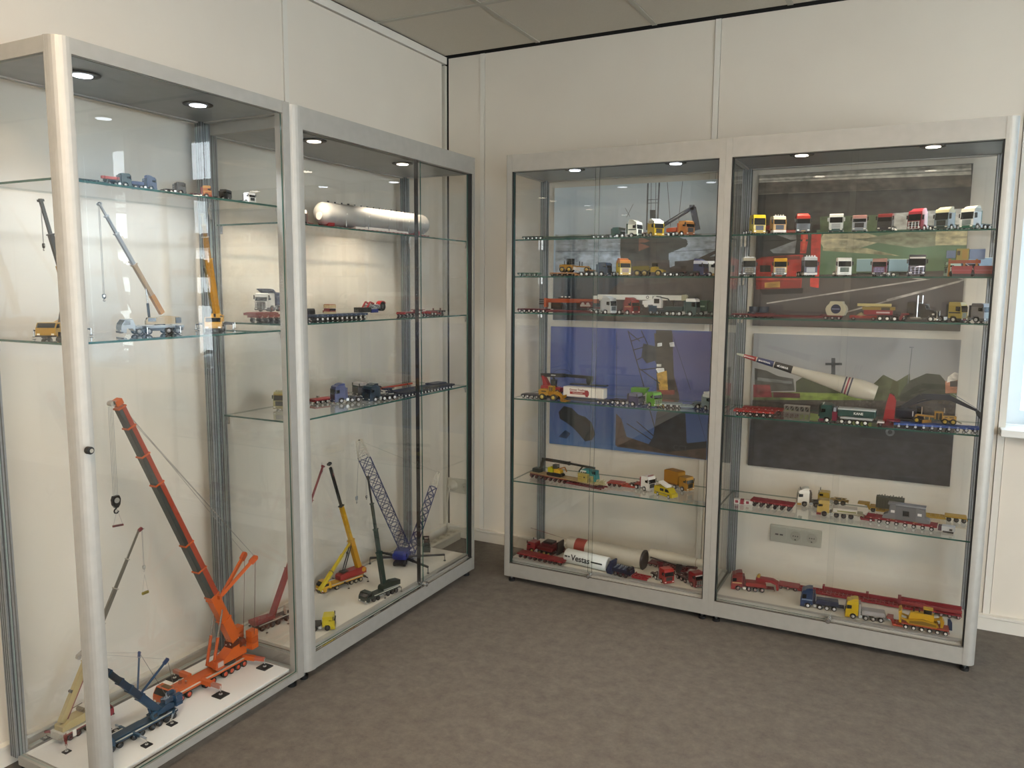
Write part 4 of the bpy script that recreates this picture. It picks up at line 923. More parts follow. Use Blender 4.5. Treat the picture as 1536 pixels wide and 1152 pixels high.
t.children[-1].rotation_mode = 'QUATERNION'
_mx = Matrix((( -sB).normalized(), (t2p-b2).normalized(), (-sB).cross(t2p-b2).normalized())).transposed()
t.children[-1].rotation_quaternion = _mx.to_quaternion()
MB().tube(hd1, hd2, .4, P('#7a7468'), n=4).obj('stay_rope', t)
q_ = local(t, (0.2150, -1.0758, 0.5066)); MB().tube((hd1.x, hd1.y, hd1.z), q_, .7, P('#6e6e6c'), n=5).obj('hoist_rope', t)
hk_ = MB(); hk_.box(-6, 6, -3, 3, -3, 12, P('#8f9292', .3, .4)).box(-7.5, -4, -3.5, 3.5, 0, 14, P('#7c8082')).box(4, 7.5, -3.5, 3.5, 0, 14, P('#7c8082')).tube((0, 0, -3), (0, 0, -9), 1.3, P('#7c8082'), n=8)
for k in range(6):
    a = R(-30+k*42); c_ = R(-30+(k+1)*42); hk_.tube((5*math.sin(a-1.2), 0, -13-5*math.cos(a-1.2)), (5*math.sin(c_-1.2), 0, -13-5*math.cos(c_-1.2)), 1.3, P('#7c8082'), n=6)
hk_.v = [(x+q_.x, y+q_.y, z+q_.z-12) for x, y, z in hk_.v]; hk_.obj('hook_block', t)
t = root('engine_unit', 'dark green and brown winch engine behind the lattice crane', 'model load', (0.2230, -0.5460, 0.1050), -60)
MB().box(-24, 24, -17, 17, 8, 30, P('#1c2f2a')).box(-26, 26, -19, 19, 0, 8, P('#171a19')).box(-22, 6, -14, 14, 30, 38, P('#27403a')).obj('housing', t)
MB().tube((-24, -12, 40), (-24, 12, 40), 13, P('#4a3328'), n=18).tube((-24, -14, 40), (-24, 14, 40), 6, P('#2a1d18'), n=12).obj('drum', t)
MB().beam((18, -10, 30), (34, -10, 76), 3, 3, BLACK).beam((18, 10, 30), (34, 10, 76), 3, 3, BLACK).box(26, 44, -14, -11, 70, 84, BLACK).box(26, 44, 11, 14, 70, 84, BLACK).box(26, 44, -14, 14, 82, 85, BLACK).obj('frame', t)
t = tractor('truck', 'bright yellow truck with a black bed in front of the yellow crane', (.404, -1.455, ZB), 34, '#e6d21c', low='#d8c416', ch='#1c1b18', H=56, n_rear=2, tower=False, rim='#3a3a34', lamps='#e8d860', roof='#e6d21c', L=128)
box('bed', t, -124, -54, -22, 22, 20, 25, P('#1d1c1a'))

# ================================================================== printed photographs on the back wall
def grad(name, stops, axis=2, rough=.5, noise=0.0):
    m = bpy.data.materials.new(name); m.use_nodes = True; n = m.node_tree.nodes; l = m.node_tree.links
    b = n['Principled BSDF']; tc = n.new('ShaderNodeTexCoord'); sx = n.new('ShaderNodeSeparateXYZ'); cr = n.new('ShaderNodeValToRGB')
    l.new(tc.outputs['Generated'], sx.inputs[0])
    src = sx.outputs[axis]
    if noise:
        nz = n.new('ShaderNodeTexNoise'); nz.inputs['Scale'].default_value = 7; ad = n.new('ShaderNodeMath'); ad.operation = 'MULTIPLY_ADD'
        l.new(tc.outputs['Generated'], nz.inputs['Vector']); l.new(nz.outputs[0], ad.inputs[0]); ad.inputs[1].default_value = noise; l.new(src, ad.inputs[2]); src = ad.outputs[0]
    l.new(src, cr.inputs[0]); e = cr.color_ramp.elements
    while len(e) < len(stops): e.new(.5)
    for i, (p_, c) in enumerate(stops): e[i].position = p_; e[i].color = (*lin(c), 1)
    l.new(cr.outputs[0], b.inputs['Base Color']); b.inputs['Roughness'].default_value = rough
    return m
_pn = {}
def PN(c):
    if c not in _pn:
        r_ = [int(c[i:i+2], 16) for i in (1, 3, 5)]
        d_ = '#' + ''.join('%02x' % int(v*.74) for v in r_); u_ = '#' + ''.join('%02x' % min(255, int(v*1.18+6)) for v in r_)
        _pn[c] = NM('print_ink', d_, u_, 24, .5, 0, 0, (1, 1, 1.6), 8)
    return _pn[c]
def printpanel(label, x0, x1, z0, z1, bg, shapes):
    t = thing('photo_print', label, 'photo print', ((x0+x1)/2, 0, z0))
    cx = (x0+x1)/2
    box('board', t, x0-cx, x1-cx, -.018, -.0056, 0, z1-z0, bg)
    m = MB(); k = 0
    for c, pl in shapes:
        pl = [(min(max(x, x0+.001), x1-.001)-cx, min(max(z, z0+.001), z1-.001)-z0) for x, z in pl]
        y = -.0183 - .00006*k; k += 1
        ar = sum(pl[i][0]*pl[(i+1) % len(pl)][1]-pl[(i+1) % len(pl)][0]*pl[i][1] for i in range(len(pl)))
        if ar < 0: pl = pl[::-1]
        m.add([(a, y, b) for a, b in pl], [list(range(len(pl)))], c if not isinstance(c, str) else PN(c))
    m.obj('printed_image', t)
    return t
def ln(a, b, w=.0025):
    d = math.hypot(b[0]-a[0], b[1]-a[1]); nx, nz = -(b[1]-a[1])/d*w/2, (b[0]-a[0])/d*w/2
    return [(a[0]+nx, a[1]+nz), (b[0]+nx, b[1]+nz), (b[0]-nx, b[1]-nz), (a[0]-nx, a[1]-nz)]
def L2(c, pts, w=.0025): return [(c, ln(a, b, w)) for a, b in zip(pts, pts[1:])]
sky1 = grad('print_pale_sky', [(0, '#a3bcd8'), (.45, '#c0d5e8'), (1, '#dde6ea')])
S = [('#a8b2bc', [(0.6664, 1.4633), (1.4907, 1.4853), (1.4837, 1.6612), (0.6631, 1.6742)])]
S += [(grad('print_water', [(0, '#1f2329'), (.55, '#39434d'), (1, '#66727c')]), [(0.6514, 1.2220), (1.4944, 1.2364), (1.4912, 1.4731), (0.6477, 1.4667)])]
S += [('#3a2f2b', [(0.9315, 1.2299), (1.4912, 1.2394), (1.4817, 1.5584), (1.3553, 1.5413), (1.2449, 1.5015), (1.0300, 1.4539), (0.9524, 1.3819)]), ('#2b2320', [(1.2487, 1.3849), (1.4849, 1.3997), (1.4912, 1.2394), (1.2043, 1.2343)])]
S += [('#343a3c', [(1.0145, 1.6565), (1.2335, 1.6517), (1.3369, 1.6155), (1.3372, 1.6063), (1.2522, 1.5734), (1.2563, 1.4481), (1.0340, 1.4345), (1.0098, 1.5765)])]
S += [('#2c3133', [(1.0075, 1.6662), (1.0203, 1.4345), (1.0340, 1.4345), (1.0279, 1.6658)]), ('#49423e', [(1.0312, 1.5377), (1.2565, 1.5421), (1.2665, 1.4355), (1.0343, 1.4216)])]
S += [('#303638', [(1.2955, 1.6225), (1.3109, 1.6345), (1.3331, 1.6341), (1.3432, 1.6154), (1.3311, 1.6002), (1.3088, 1.6037)])]
S += [('#8a5a50', [(1.1030, 1.6261), (1.1599, 1.6061), (1.1042, 1.5848)])]+L2('#2c2f31', [(1.0898, 1.4989), (1.0859, 1.6391)], .004)
S += [('#3c3230', [(1.2824, 1.5357), (1.3773, 1.5411), (1.3811, 1.5226), (1.2833, 1.5107)]), ('#39302e', [(1.3773, 1.5411), (1.4806, 1.5857), (1.4812, 1.5705), (1.3843, 1.5195)])]
for a in ([(1.1411, 1.9065), (1.1411, 1.6851)], [(1.1963, 1.9097), (1.1936, 1.6838)]): S += L2('#5a6168', a, .007)
for a in ([(1.1574, 1.9056), (1.1609, 1.6846)], [(1.1802, 1.9044), (1.1838, 1.6840)], [(1.1407, 1.8103), (1.1961, 1.8111)], [(1.1402, 1.8258), (1.1956, 1.8266)]): S += L2('#6e757c', a, .003)
S += [('#454b50', [(1.1547, 1.7785), (1.1809, 1.7776), (1.1824, 1.7309), (1.1562, 1.7317)])]
for a in ([(1.2349, 1.9077), (1.2578, 1.6976)], [(1.3079, 1.9038), (1.2951, 1.7273)], [(0.6644, 1.5908), (1.0436, 1.5856)], [(1.2585, 1.5796), (1.4805, 1.5888)]): S += L2('#4b5156', a, .0022)
S += L2('#5d666c', [(1.0313, 1.7926), (1.0560, 1.7506)], .002)+L2('#5d666c', [(1.0711, 1.8099), (1.0392, 1.7480)], .002)
printpanel('tall print of a grey ship hull and crane mast under a pale sky', .655, 1.475, 1.243, 1.905, sky1, S)
blue = grad('print_blue_dusk', [(0, '#4a6a98'), (.4, '#4a5d94'), (1, '#47528a')], 2)
S = [(grad('print_violet', [(0, '#465a94'), (1, '#54507f')]), [(1.2054, 1.1990), (1.4680, 1.2014), (1.4645, 0.8862), (1.2157, 0.8681)])]
S += [('#463a33', [(1.1924, 1.1922), (1.2842, 1.1952), (1.2938, 1.0033), (1.3231, 0.9083), (1.3563, 0.6998), (1.3838, 0.6535), (1.4728, 0.6689), (1.4755, 0.5980), (1.0168, 0.6164), (1.0090, 0.7855), (1.0377, 0.7609), (1.0679, 0.6724), (1.2398, 0.6323), (1.2157, 0.8681), (1.2241, 0.9178)])]
S += [('#2a2f34', [(1.2043, 1.1280), (1.1404, 1.1417), (1.1322, 1.0761), (1.1601, 1.0447), (1.2129, 1.0637)]), ('#332d28', [(1.2018, 1.2086), (1.2804, 1.2110), (1.3036, 0.9069), (1.2149, 0.8942)])]
S += [('#1f242c', [(1.2175, 0.8090), (1.3585, 0.8203), (1.3703, 0.6685), (1.4720, 0.6882), (1.4733, 0.6560), (1.2737, 0.6159), (1.1789, 0.6395), (1.2045, 0.6854)])]
S += [('#e8e2d4', [(1.2042, 1.0242), (1.2472, 1.0266), (1.2513, 1.0009), (1.2288, 0.9801)]), ('#b08a3c', [(1.2116, 0.9986), (1.2607, 1.0144), (1.2703, 0.9209), (1.2313, 0.9019)]), ('#e9e4dc', [(1.2104, 1.1444), (1.2334, 1.1486), (1.2339, 1.1325), (1.2109, 1.1283)]), ('#e9e4dc', [(1.2694, 1.1500), (1.2920, 1.1540), (1.2960, 1.1318), (1.2733, 1.1309)]), ('#e0dacc', [(1.2102, 1.0441), (1.2334, 1.0453), (1.2338, 1.0323), (1.2106, 1.0311)])]
S += [('#7a3a30', [(1.2142, 0.9171), (1.3030, 0.9231), (1.3038, 0.9004), (1.2149, 0.8942)]), ('#4a3328', [(1.0092, 0.7788), (1.0307, 0.7603), (1.0610, 0.6717), (1.0625, 0.6143), (1.0096, 0.6225)])]
for a in ([(1.0607, 1.2008), (1.1500, 0.9293)], [(1.1285, 1.2030), (1.2101, 1.0473)], [(1.0608, 1.1976), (1.1233, 1.1508)], [(1.0758, 1.1490), (1.1428, 1.1743)], [(1.0906, 1.1069), (1.1510, 1.1258)], [(1.1089, 1.0586), (1.1753, 1.0944)], [(1.1202, 1.0197), (1.2297, 0.9508)], [(1.1273, 1.0102), (1.2108, 1.0246)], [(1.1801, 0.8258), (1.2247, 0.6873)], [(1.0661, 0.7397), (1.2223, 0.6538)], [(1.1175, 0.7542), (1.2387, 0.6654)]): S += L2('#1e2430', a, .005)
for a in ([(1.0023, 1.1924), (1.0108, 0.8531)], [(1.2879, 1.1794), (1.3804, 0.9283)], [(1.4122, 0.8439), (1.4661, 0.6779)], [(0.8870, 0.8270), (0.8856, 0.7240)]): S += L2('#222a40', a, .0024)
S += [('#14181c', [(0.6961, 0.7673), (0.7257, 0.8010), (0.7705, 0.7940), (0.8081, 0.7624), (0.8449, 0.7550), (0.8819, 0.7272), (0.9013, 0.6669), (0.8838, 0.6376), (0.8475, 0.6272), (0.8250, 0.6494), (0.8024, 0.6716), (0.7723, 0.6968), (0.7421, 0.7151), (0.7042, 0.7329)])]
S += [('#1e3358', [(0.6982, 0.6373), (0.7353, 0.6760), (0.7655, 0.6612), (0.7436, 0.6311)])]+L2('#2c4a80', [(0.6821, 1.1750), (0.8518, 0.7728)], .003)
pr = printpanel('blue dusk print of a lattice crane lifting a wheeled machine', .645, 1.467, .597, 1.210, blue, S)
text('CCT', 'lettering', pr, (.285, -.0225, .045), (R(90), 0, 0), .035, P('#3d4148'), .0001)
dk = grad('print_building', [(0, '#4a4642'), (.5, '#3b3936'), (1, '#4c4944')])
S = [('#8f887b', [(1.6503, 1.9146), (2.4712, 1.9094), (2.4774, 1.8209), (1.6543, 1.8272)]), ('#c9bfae', [(1.6516, 1.8856), (2.4732, 1.8809), (2.4741, 1.8678), (1.6523, 1.8710)]), ('#d4cabb', [(1.6511, 1.8972), (2.4723, 1.8939), (2.4729, 1.8861), (1.6515, 1.8885)]), ('#695f56', [(1.6519, 1.8797), (2.4741, 1.8678), (2.4774, 1.8209), (1.6541, 1.8302)])]
for x in (1165, 1201): S += []
S += [('#35322f', [(1.6543, 1.8272), (1.7792, 1.8273), (1.7820, 1.6541), (1.6622, 1.6511)]), ('#454341', [(1.8015, 1.8262), (2.4774, 1.8209), (2.4892, 1.6504), (1.8093, 1.6679)])]
S += [(grad('print_field', [(0, '#4a664c'), (.5, '#6c8a6c'), (1, '#8a9480')]), [(1.9059, 1.6654), (2.4873, 1.6767), (2.4819, 1.4514), (1.9168, 1.4556)]), ('#c9c2a2', [(1.9069, 1.6454), (2.2454, 1.6376), (2.0832, 1.5854), (1.9371, 1.5877)]), ('#b5ad8a', [(1.9344, 1.5877), (2.1092, 1.5850), (2.2383, 1.5500), (1.9350, 1.5763)]), ('#8c8f78', [(2.0417, 1.6254), (2.3789, 1.6452), (2.3824, 1.5915), (2.2859, 1.5822)])]
S += [('#d6cba4', [(2.3623, 1.6429), (2.4777, 1.6480), (2.4771, 1.5899), (2.3656, 1.5918)]), ('#ece2cf', [(2.2025, 1.7261), (2.4832, 1.7372), (2.4883, 1.6635), (2.1966, 1.6579)]), ('#5d7052', [(1.9165, 1.7220), (2.2029, 1.7206), (2.2018, 1.6550), (1.9199, 1.6565)])]
S += [(grad('print_asphalt', [(0, '#4a4648'), (1, '#5a5352')]), [(1.6456, 1.2317), (2.4928, 1.2575), (2.4838, 1.4914), (1.9296, 1.4730), (1.6371, 1.4251)])]
for a in ([(1.7109, 1.3449), (2.3551, 1.4565)], [(2.0459, 1.3130), (2.4635, 1.4459)], [(2.1990, 1.3668), (2.4819, 1.4514)]): S += L2('#a9a49f', a, .006)
S += [('#a83430', [(1.6556, 1.5386), (1.7009, 1.5619), (1.8564, 1.5600), (1.8554, 1.4146), (1.6611, 1.4132)]), ('#2a2e33', [(1.6564, 1.6512), (1.8520, 1.6467), (1.8370, 1.5603), (1.6609, 1.5505)]), ('#8a8d92', [(1.7144, 1.5823), (1.8254, 1.6242), (1.8199, 1.5663), (1.7294, 1.5674)]), ('#c23530', [(1.8424, 1.6181), (1.8728, 1.6175), (1.8672, 1.5657), (1.8422, 1.5660)]), ('#c23a34', [(1.8848, 1.6516), (1.9257, 1.6507), (1.9271, 1.4152), (1.8911, 1.4207)]), ('#e25a44', [(1.8501, 1.6294), (1.8638, 1.6320), (1.8611, 1.5773), (1.8501, 1.5746)])]
S += [('#15171b', [(1.6741, 1.5147), (1.7204, 1.5145), (1.7218, 1.4849), (1.6755, 1.4850)]), ('#7a2020', [(1.6595, 1.4492), (1.8536, 1.4497), (1.8501, 1.4087), (1.6614, 1.4072)]), ('#a8823c', [(1.6980, 1.4373), (1.7638, 1.4435), (1.7651, 1.4169), (1.6990, 1.4135)]), ('#1a1c20', [(1.6790, 1.4074), (1.8637, 1.4147), (1.8621, 1.3913), (1.6917, 1.3835)])]
S += [('#6a2c28', [(1.7301, 1.5527), (1.8428, 1.5544), (1.8435, 1.5399), (1.7308, 1.5380)])]
printpanel('tall print of a red truck on a grey road beside a green field', 1.652, 2.478, 1.243, 1.912, dk, S)
sk = grad('print_overcast', [(0, '#3e3d3f'), (.35, '#8d8d8f'), (.62, '#a5a4a3'), (1, '#96979a')], 2, .5, .12)
S = [('#5c6a46', [(1.6704, 0.9384), (2.5300, 0.9914), (2.5323, 0.9585), (1.6720, 0.9013)]), ('#7f9440', [(1.7874, 0.9464), (2.2232, 0.9645), (2.2246, 0.9416), (1.7892, 0.9099)]), ('#46413f', [(1.6691, 0.9011), (2.5323, 0.9585), (2.4980, 0.5816), (1.6618, 0.5866)])]
S += [('#2f3033', [(1.6642, 0.8073), (2.5087, 0.8510), (2.4926, 0.5895), (1.6618, 0.5866)]), ('#1d2024', [(2.1271, 0.8171), (2.4819, 0.8206), (2.4805, 0.7698), (2.1298, 0.7702)]), ('#4a4c4c', [(1.6722, 1.0310), (1.8417, 1.0105), (1.8500, 0.9567), (1.6763, 0.9388)]), ('#3a3d3e', [(1.6714, 1.0494), (1.7249, 1.0401), (1.8427, 0.9894), (1.8435, 0.9744), (1.6736, 1.0003)]), ('#6b7172', [(1.6852, 1.0072), (1.8366, 0.9981), (1.8372, 0.9860), (1.6858, 0.9918)])]
S += [('#37402c', [(1.8536, 0.9991), (1.8971, 1.0317), (1.9809, 1.0188), (2.0402, 1.0283), (2.0441, 0.9579), (1.8560, 0.9510)]), ('#474d35', [(2.1688, 1.0071), (2.2052, 1.0496), (2.2580, 1.0241), (2.3063, 1.0611), (2.3134, 0.9481), (2.1729, 0.9378)]), ('#33382e', [(2.2738, 0.9738), (2.3009, 1.0268), (2.3682, 1.0646), (2.4174, 1.0618), (2.4568, 1.0142), (2.4606, 0.9588), (2.2759, 0.9396)]), ('#a9745a', [(2.4385, 1.0353), (2.4900, 1.0550), (2.4945, 0.9890), (2.4418, 0.9854)]), ('#d8d0c8', [(2.4469, 1.0552), (2.4695, 1.0759), (2.4889, 1.0715), (2.4908, 1.0440), (2.4437, 1.0300)]), ('#3a3436', [(2.4554, 1.0363), (2.4815, 1.0407), (2.4831, 1.0159), (2.4568, 1.0142)])]
S += [('#4d525a', [(1.9960, 1.0434), (2.0123, 1.0443), (2.0136, 1.0208), (1.9973, 1.0198)])]+L2('#3c4047', [(2.0032, 1.1113), (2.0077, 1.0293)], .016)+L2('#3c4047', [(1.9720, 1.0833), (2.0397, 1.0868)], .010)+L2('#60656a', [(2.3071, 1.1680), (2.3014, 1.0183)], .003)+L2('#60656a', [(2.2969, 1.1704), (2.3143, 1.1711)], .004)
S += [('#7c2c34', [(1.6689, 0.9723), (1.7424, 0.9770), (1.7538, 0.9196), (1.6715, 0.9137)]), ('#5a2a2e', [(1.7585, 0.9444), (1.8733, 0.9462), (1.8743, 0.9251), (1.7597, 0.9200)])]
m_ = [(2.2458, 0.8045), (2.2611, 0.8059)]
S += [('#6c7074', [(m_[0][0]+.018*math.cos(a), m_[0][1]+.018*math.sin(a)) for a in [R(i*30) for i in range(12)]]), ('#26282b', [(m_[0][0]+.009*math.cos(a), m_[0][1]+.009*math.sin(a)) for a in [R(i*30) for i in range(12)]])]
printpanel('print of a grey road with a wooden cross, trees and a brick house', 1.660, 2.484, .594, 1.208, sk, S)

# ================================================================== back-wall cabinet left of the pair
H1, H2, H3, H4, H5, H0 = 1.626, 1.459, 1.293, .890, .493, .110
def at(x, y, z): return (x, y, z)
# top shelf
lowbed('trailer', 'long dark green low trailer at the left end of the top shelf', (.665, -.38, H1), 4, '#1d3a34', n=5, L=400, front_axles=3, rim='#c9cfc8', pitch=20, r=7, goose=False, deckc='#8a9440', zd=14)
tractor('truck', 'white-cabbed heavy truck with a dark green rear body on the top shelf', (1.222, -.37, H1), -14, '#dcdccb', low='#1d3328', H=70, ch='#182a22', tb='#234032', n_rear=2, roof='#e6e4d4', stripe='#1d3a2a', spo='#e0deca')
t = tractor('truck', 'small dark green truck half hidden behind the white-cabbed truck', (1.120, -.30, H1), -10, '#2a4038', low='#1d2e28', H=58, ch='#1c2c26', n_rear=1, s=.9)
tractor('truck', 'bright yellow truck with a white roof spoiler on the top shelf', (1.316, -.395, H1), -38, '#f0c818', low='#e0b414', H=70, ch='#a83a1c', roof='#e9e6d8', spo='#ecebe0', n_rear=2, tb='#e8c020')
tractor('truck', 'orange truck with an orange flat bed at the right of the top shelf', (1.452, -.40, H1), -28, '#e08a34', low='#c96a24', H=64, ch='#c8542a', ballast='#cf5a30', n_rear=2, roof='#e8a050')
t = root('knuckle_boom_crane', 'navy blue folded knuckle boom crane standing behind the orange truck', 'model crane', (1.4233, -0.2400, 1.6459), 0); t.location.z = H1
NB = '#12141b'
a = local(t, (1.2815, -0.2400, 1.6843)); b = local(t, (1.4134, -0.2400, 1.7579)); c = local(t, (1.4402, -0.2400, 1.6627)); e = local(t, (1.5102, -0.2400, 1.6495)); a.y = b.y = c.y = e.y = 0
MB().beam(a, b, 11, 15, P(NB)).beam(a.lerp(b, .25)+V((0, -6, 1)), a.lerp(b, .75)+V((0, -6, 1)), 1, 3, P('#6a6a62')).obj('outer_boom', t)
MB().beam(b-V((10, 0, -2)), b+V((10, 0, 2)), 12, 22, P(NB)).beam(b+V((4, 0, 3)), c, 12, 24, P(NB)).obj('main_boom', t)
c.z = max(c.z, 6)
MB().prism([(c.x-24, 0), (c.x-14, 16), (c.x+16, 16), (c.x+40, 8), (c.x+66, 4), (c.x+66, 0)], -14, 14, P('#101216')).tube((c.x+66, -6, 5), (c.x+66, 6, 5), 5, P('#101216'), n=12).obj('base', t)
MB().tube(b+V((12, 0, -6)), b+V((13, 0, -20)), .8, BLACK, n=5).box(b.x+9, b.x+17, -3, 3, b.z-30, b.z-20, BLACK).obj('grapple_hook', t)
# second shelf
modular('trailer', 'short green four-axle platform trailer at the left end of the second shelf', (.652, -.40, H2), 3, '#24513f', n=4, pitch=24, zt=17, W=50, r=7, rim='#c6d0c8')
lowbed('trailer', 'pale orange low trailer carrying the wheeled machine on the second shelf', (.80, -.36, H2), 2, '#d99a62', n=5, L=210, pitch=25, deckc='#c98a50', rim='#8a7a60', goose=True)
t = root('road_machine', 'yellow four-wheeled machine with a black glazed cab and long rear frame', 'model machine', (.845, -.36, H2+.0185), 2)
MB().prism([(0, 14), (0, 34), (26, 36), (60, 34), (66, 14)], -17, 17, P('#c98f1c')).box(0, 12, -15, 15, 34, 38, P('#b5b0a0')).obj('engine_hood', t)
MB().box(34, 62, -14, 14, 36, 60, P('#1c1e20', .15)).box(32, 64, -15, 15, 60, 62.5, P('#2a2622')).box(46, 48, -14.6, 14.6, 36, 60, P('#8c8678')).obj('glazed_cab', t)
wheels(t, [14, 48], 22, 13, 10, '#d8b24c')
MB().beam((64, 0, 28), (140, 0, 24), 7, 7, P('#c98f1c')).beam((66, -13, 20), (88, 13, 12), 4, 14, P('#b8b0a4')).tube((18, 0, 36), (18, 0, 52), 2, BLACK, n=8).tube((92, 0, 28), (92, 0, 50), 2, BLACK, n=8).tube((104, 0, 28), (104, 0, 48), 2, BLACK, n=8).obj('long_frame', t)
wheels(t, [132], 20, 12, 8, '#d8b24c')
tractor('truck', 'blue-grey heavy tractor with four axles behind the glass joint', (1.090, -.38, H2), -6, '#3a5674', low='#2c4258', H=62, ch='#3a4246', n_rear=3, tb='#34506a', rim='#d0d2cc')
tractor('truck', 'yellow truck with an orange roof and silver grille on the second shelf', (1.178, -.42, H2), -50, '#e6c423', low='#d8b01c', H=70, ch='#6a5a20', grille='#b08a5c', roof='#d98a3a', spo='#b8622c', n_rear=2, tb='#c9a21c')
t = root('dump_truck', 'yellow and olive articulated dump truck on the second shelf', 'model machine', (1.165, -.30, H2), 0, 1.0)
t.location = (1.19, -.33, H2)
MB().prism([(0, 26), (-6, 44), (70, 46), (78, 30), (60, 22)], -22, 22, P('#8a7a1e')).prism([(4, 42), (6, 46), (66, 48), (68, 43)], -19, 19, P('#5c5220')).obj('dump_body', t)
MB().prism([(78, 20), (78, 40), (96, 44), (104, 42), (104, 34), (134, 30), (138, 18)], -19, 19, P('#d2ae1e')).obj('hood', t)
MB().box(82, 102, -12, 12, 44, 58, P('#2a2820', .15)).box(80, 104, -13, 13, 58, 60, P('#5a4a1c')).obj('operator_cab', t)
MB().beam((66, 0, 24), (84, 0, 24), 10, 10, P('#4a4420')).obj('articulation', t)
wheels(t, [18, 52, 114], 24, 15, 11, '#cdb36a')
for k in range(3): pass
lowbed('trailer', 'black low trailer with white wheels right of the dump truck', (1.345, -.41, H2), 3, '#1f2226', n=3, L=150, goose=True, rim='#e2e2e0', r=8, gz=22)
tractor('truck', 'dark blue truck with red chassis at the right end of the second shelf', (1.518, -.38, H2), -12, '#223070', low='#27366e', H=66, ch='#7c2430', n_rear=2, rim='#a8707a', spo='#26357a', roof='#c9ccd8', tower=False)
tractor('truck', 'white and gold truck partly behind the dark blue truck', (1.545, -.27, H2), -20, '#d8d2c0', low='#a8823c', H=68, ch='#4a3c24', n_rear=1, roof='#e4e0d6')
# third shelf
lowbed('trailer', 'long dark red low trailer with six axles on the third shelf', (.660, -.41, H3), 2, '#6c1c26', n=6, L=420, goose=True, rim='#c9c2bd', pitch=24, deckc='#8c2a30', gc='#7c1f2a')
t = root('telescopic_boom', 'orange crane boom section with dark ends lying above the red trailer', 'model load', (.735, -.345, H3+.0165), 1)
MB().box(26, 290, -11, 11, 30, 48, P('#c65422')).box(26, 38, -13, 13, 8, 50, P('#d8683a')).obj('boom_body', t)
MB().box(0, 26, -9, 9, 32, 36, BLACK).box(0, 26, -9, 9, 40, 46, P('#2c2a28')).box(0, 26, -9, 9, 20, 28, P('#3a3633')).obj('inner_section', t)
MB().box(60, 110, -9, 9, 0, 30, P('#2b221f')).box(190, 240, -9, 9, 0, 30, P('#2b221f')).obj('cradle', t)
m = MB().box(95, 150, -7, 7, 48.2, 54, BLACK)
for x in (112, 130, 148): m.tube((x, 0, 54), (x, 0, 59), 5, P('#d8d4cc'), n=10)
m.obj('sheave_set', t)
t = root('counterweight_block', 'dark red block with a white rounded top beside the silver truck', 'model load', (.985, -.352, H3+.018), 0)
t.location = (.965, -.40, H3+.0285)
MB().box(0, 54, -12, 12, 0, 26, P('#7c2228')).box(2, 50, -13, 13, 4, 12, P('#d9cfc6')).tube((14, -13, 14), (14, 13, 14), 8, P('#d9cfc6'), n=14).tube((38, -13, 14), (38, 13, 14), 8, P('#d9cfc6'), n=14).obj('block', t)
tractor('truck', 'silver and glassy grey truck at the glass joint on the third shelf', (1.128, -.42, H3), -14, '#b7babb', low='#c2c4c2', H=72, ch='#9c9e9c', n_rear=2, spo='#c4c8c8', tb='#a8acac', rim='#e0e0dc', grille='#5c6062')
t = root('telescopic_boom', 'long white telescopic crane boom with lettering lying behind the trucks', 'model load', (.985, -.235, H3+.001), 1)
MB().box(0, 395, -12, 12, 62, 84, P('#dedbd0')).box(-24, 20, -10, 10, 56, 78, P('#cdcabe')).obj('boom_body', t)
MB().prism([(395, 60), (395, 86), (412, 88), (420, 80), (414, 62)], -13, 13, P('#d8cfa8')).box(60, 320, -12.5, 12.5, 60.5, 63, P('#a7a498')).obj('boom_nose', t)
MB().box(40, 70, -14, 14, 0, 62, P('#3c3a36')).box(330, 360, -14, 14, 0, 62, P('#3c3a36')).obj('support_stand', t)
text('KAHL', 'lettering', t, (285, -12.4, 73), (R(90), 0, 0), 18, P('#44484a'), .2)
MB().tube((240, -12.2, 74), (240, -12.9, 74), 7, P('#44484a'), n=16).tube((240, -12.6, 74), (240, -13.1, 74), 4, P('#dedbd0'), n=16).obj('round_logo', t)
tractor('truck', 'dark red and orange truck with a painted cab on the third shelf', (1.228, -.415, H3), -24, '#a02a24', low='#7c1c1c', H=66, ch='#5c1a1c', n_rear=2, stripe='#e0a06a', spo='#b8382a', tank='#c8a8a0', L=118)
t = root('crane_carrier', 'white crane cab with a blue body between the red and dark green trucks', 'model crane', (1.235, -.33, H3), 0)
MB().prism([(0, 44), (0, 60), (46, 66), (50, 44)], -16, 16, P('#dfdedb')).tube((16, -17, 42), (16, 17, 42), 10, P('#e6e4de'), n=16).obj('body', t)
MB().prism([(48, 30), (48, 78), (76, 76), (84, 58), (84, 30)], -15, 15, P('#dad9d4')).box(52, 76, -15.7, 15.7, 50, 70, DGLASS).obj('cab', t)
MB().box(30, 66, -18, 18, 8, 40, P('#23435c')).box(64, 150, -18, 18, 14, 24, P('#26323a')).obj('chassis', t)
MB().beam((60, 0, 80), (110, 0, 70), 5, 5, P('#2c2e30')).beam((110, 0, 70), (140, 0, 28), 5, 5, P('#2c2e30')).obj('folded_arm', t)
wheels(t, [40, 70], 22, 9, 8, '#8f9aa0')
tractor('truck', 'dark teal five-axle tractor with a white roof at the right of the third shelf', (1.500, -.415, H3), -5, '#1f4040', low='#1a3434', H=74, roof='#e6e6e2', ch='#2e3a3c', ballast='#2c4444', n_rear=3, rim='#cfd2d0', tb='#24403e', spo=None, lamps='#1a1a1a')
t = tractor('truck', 'dark green tipper truck half hidden by the cabinet post', (1.575, -.34, H3), -4, '#1c3c2a', low='#1c3426', H=62, ch='#20302a', n_rear=1, tower=False, rim='#9aa49c')
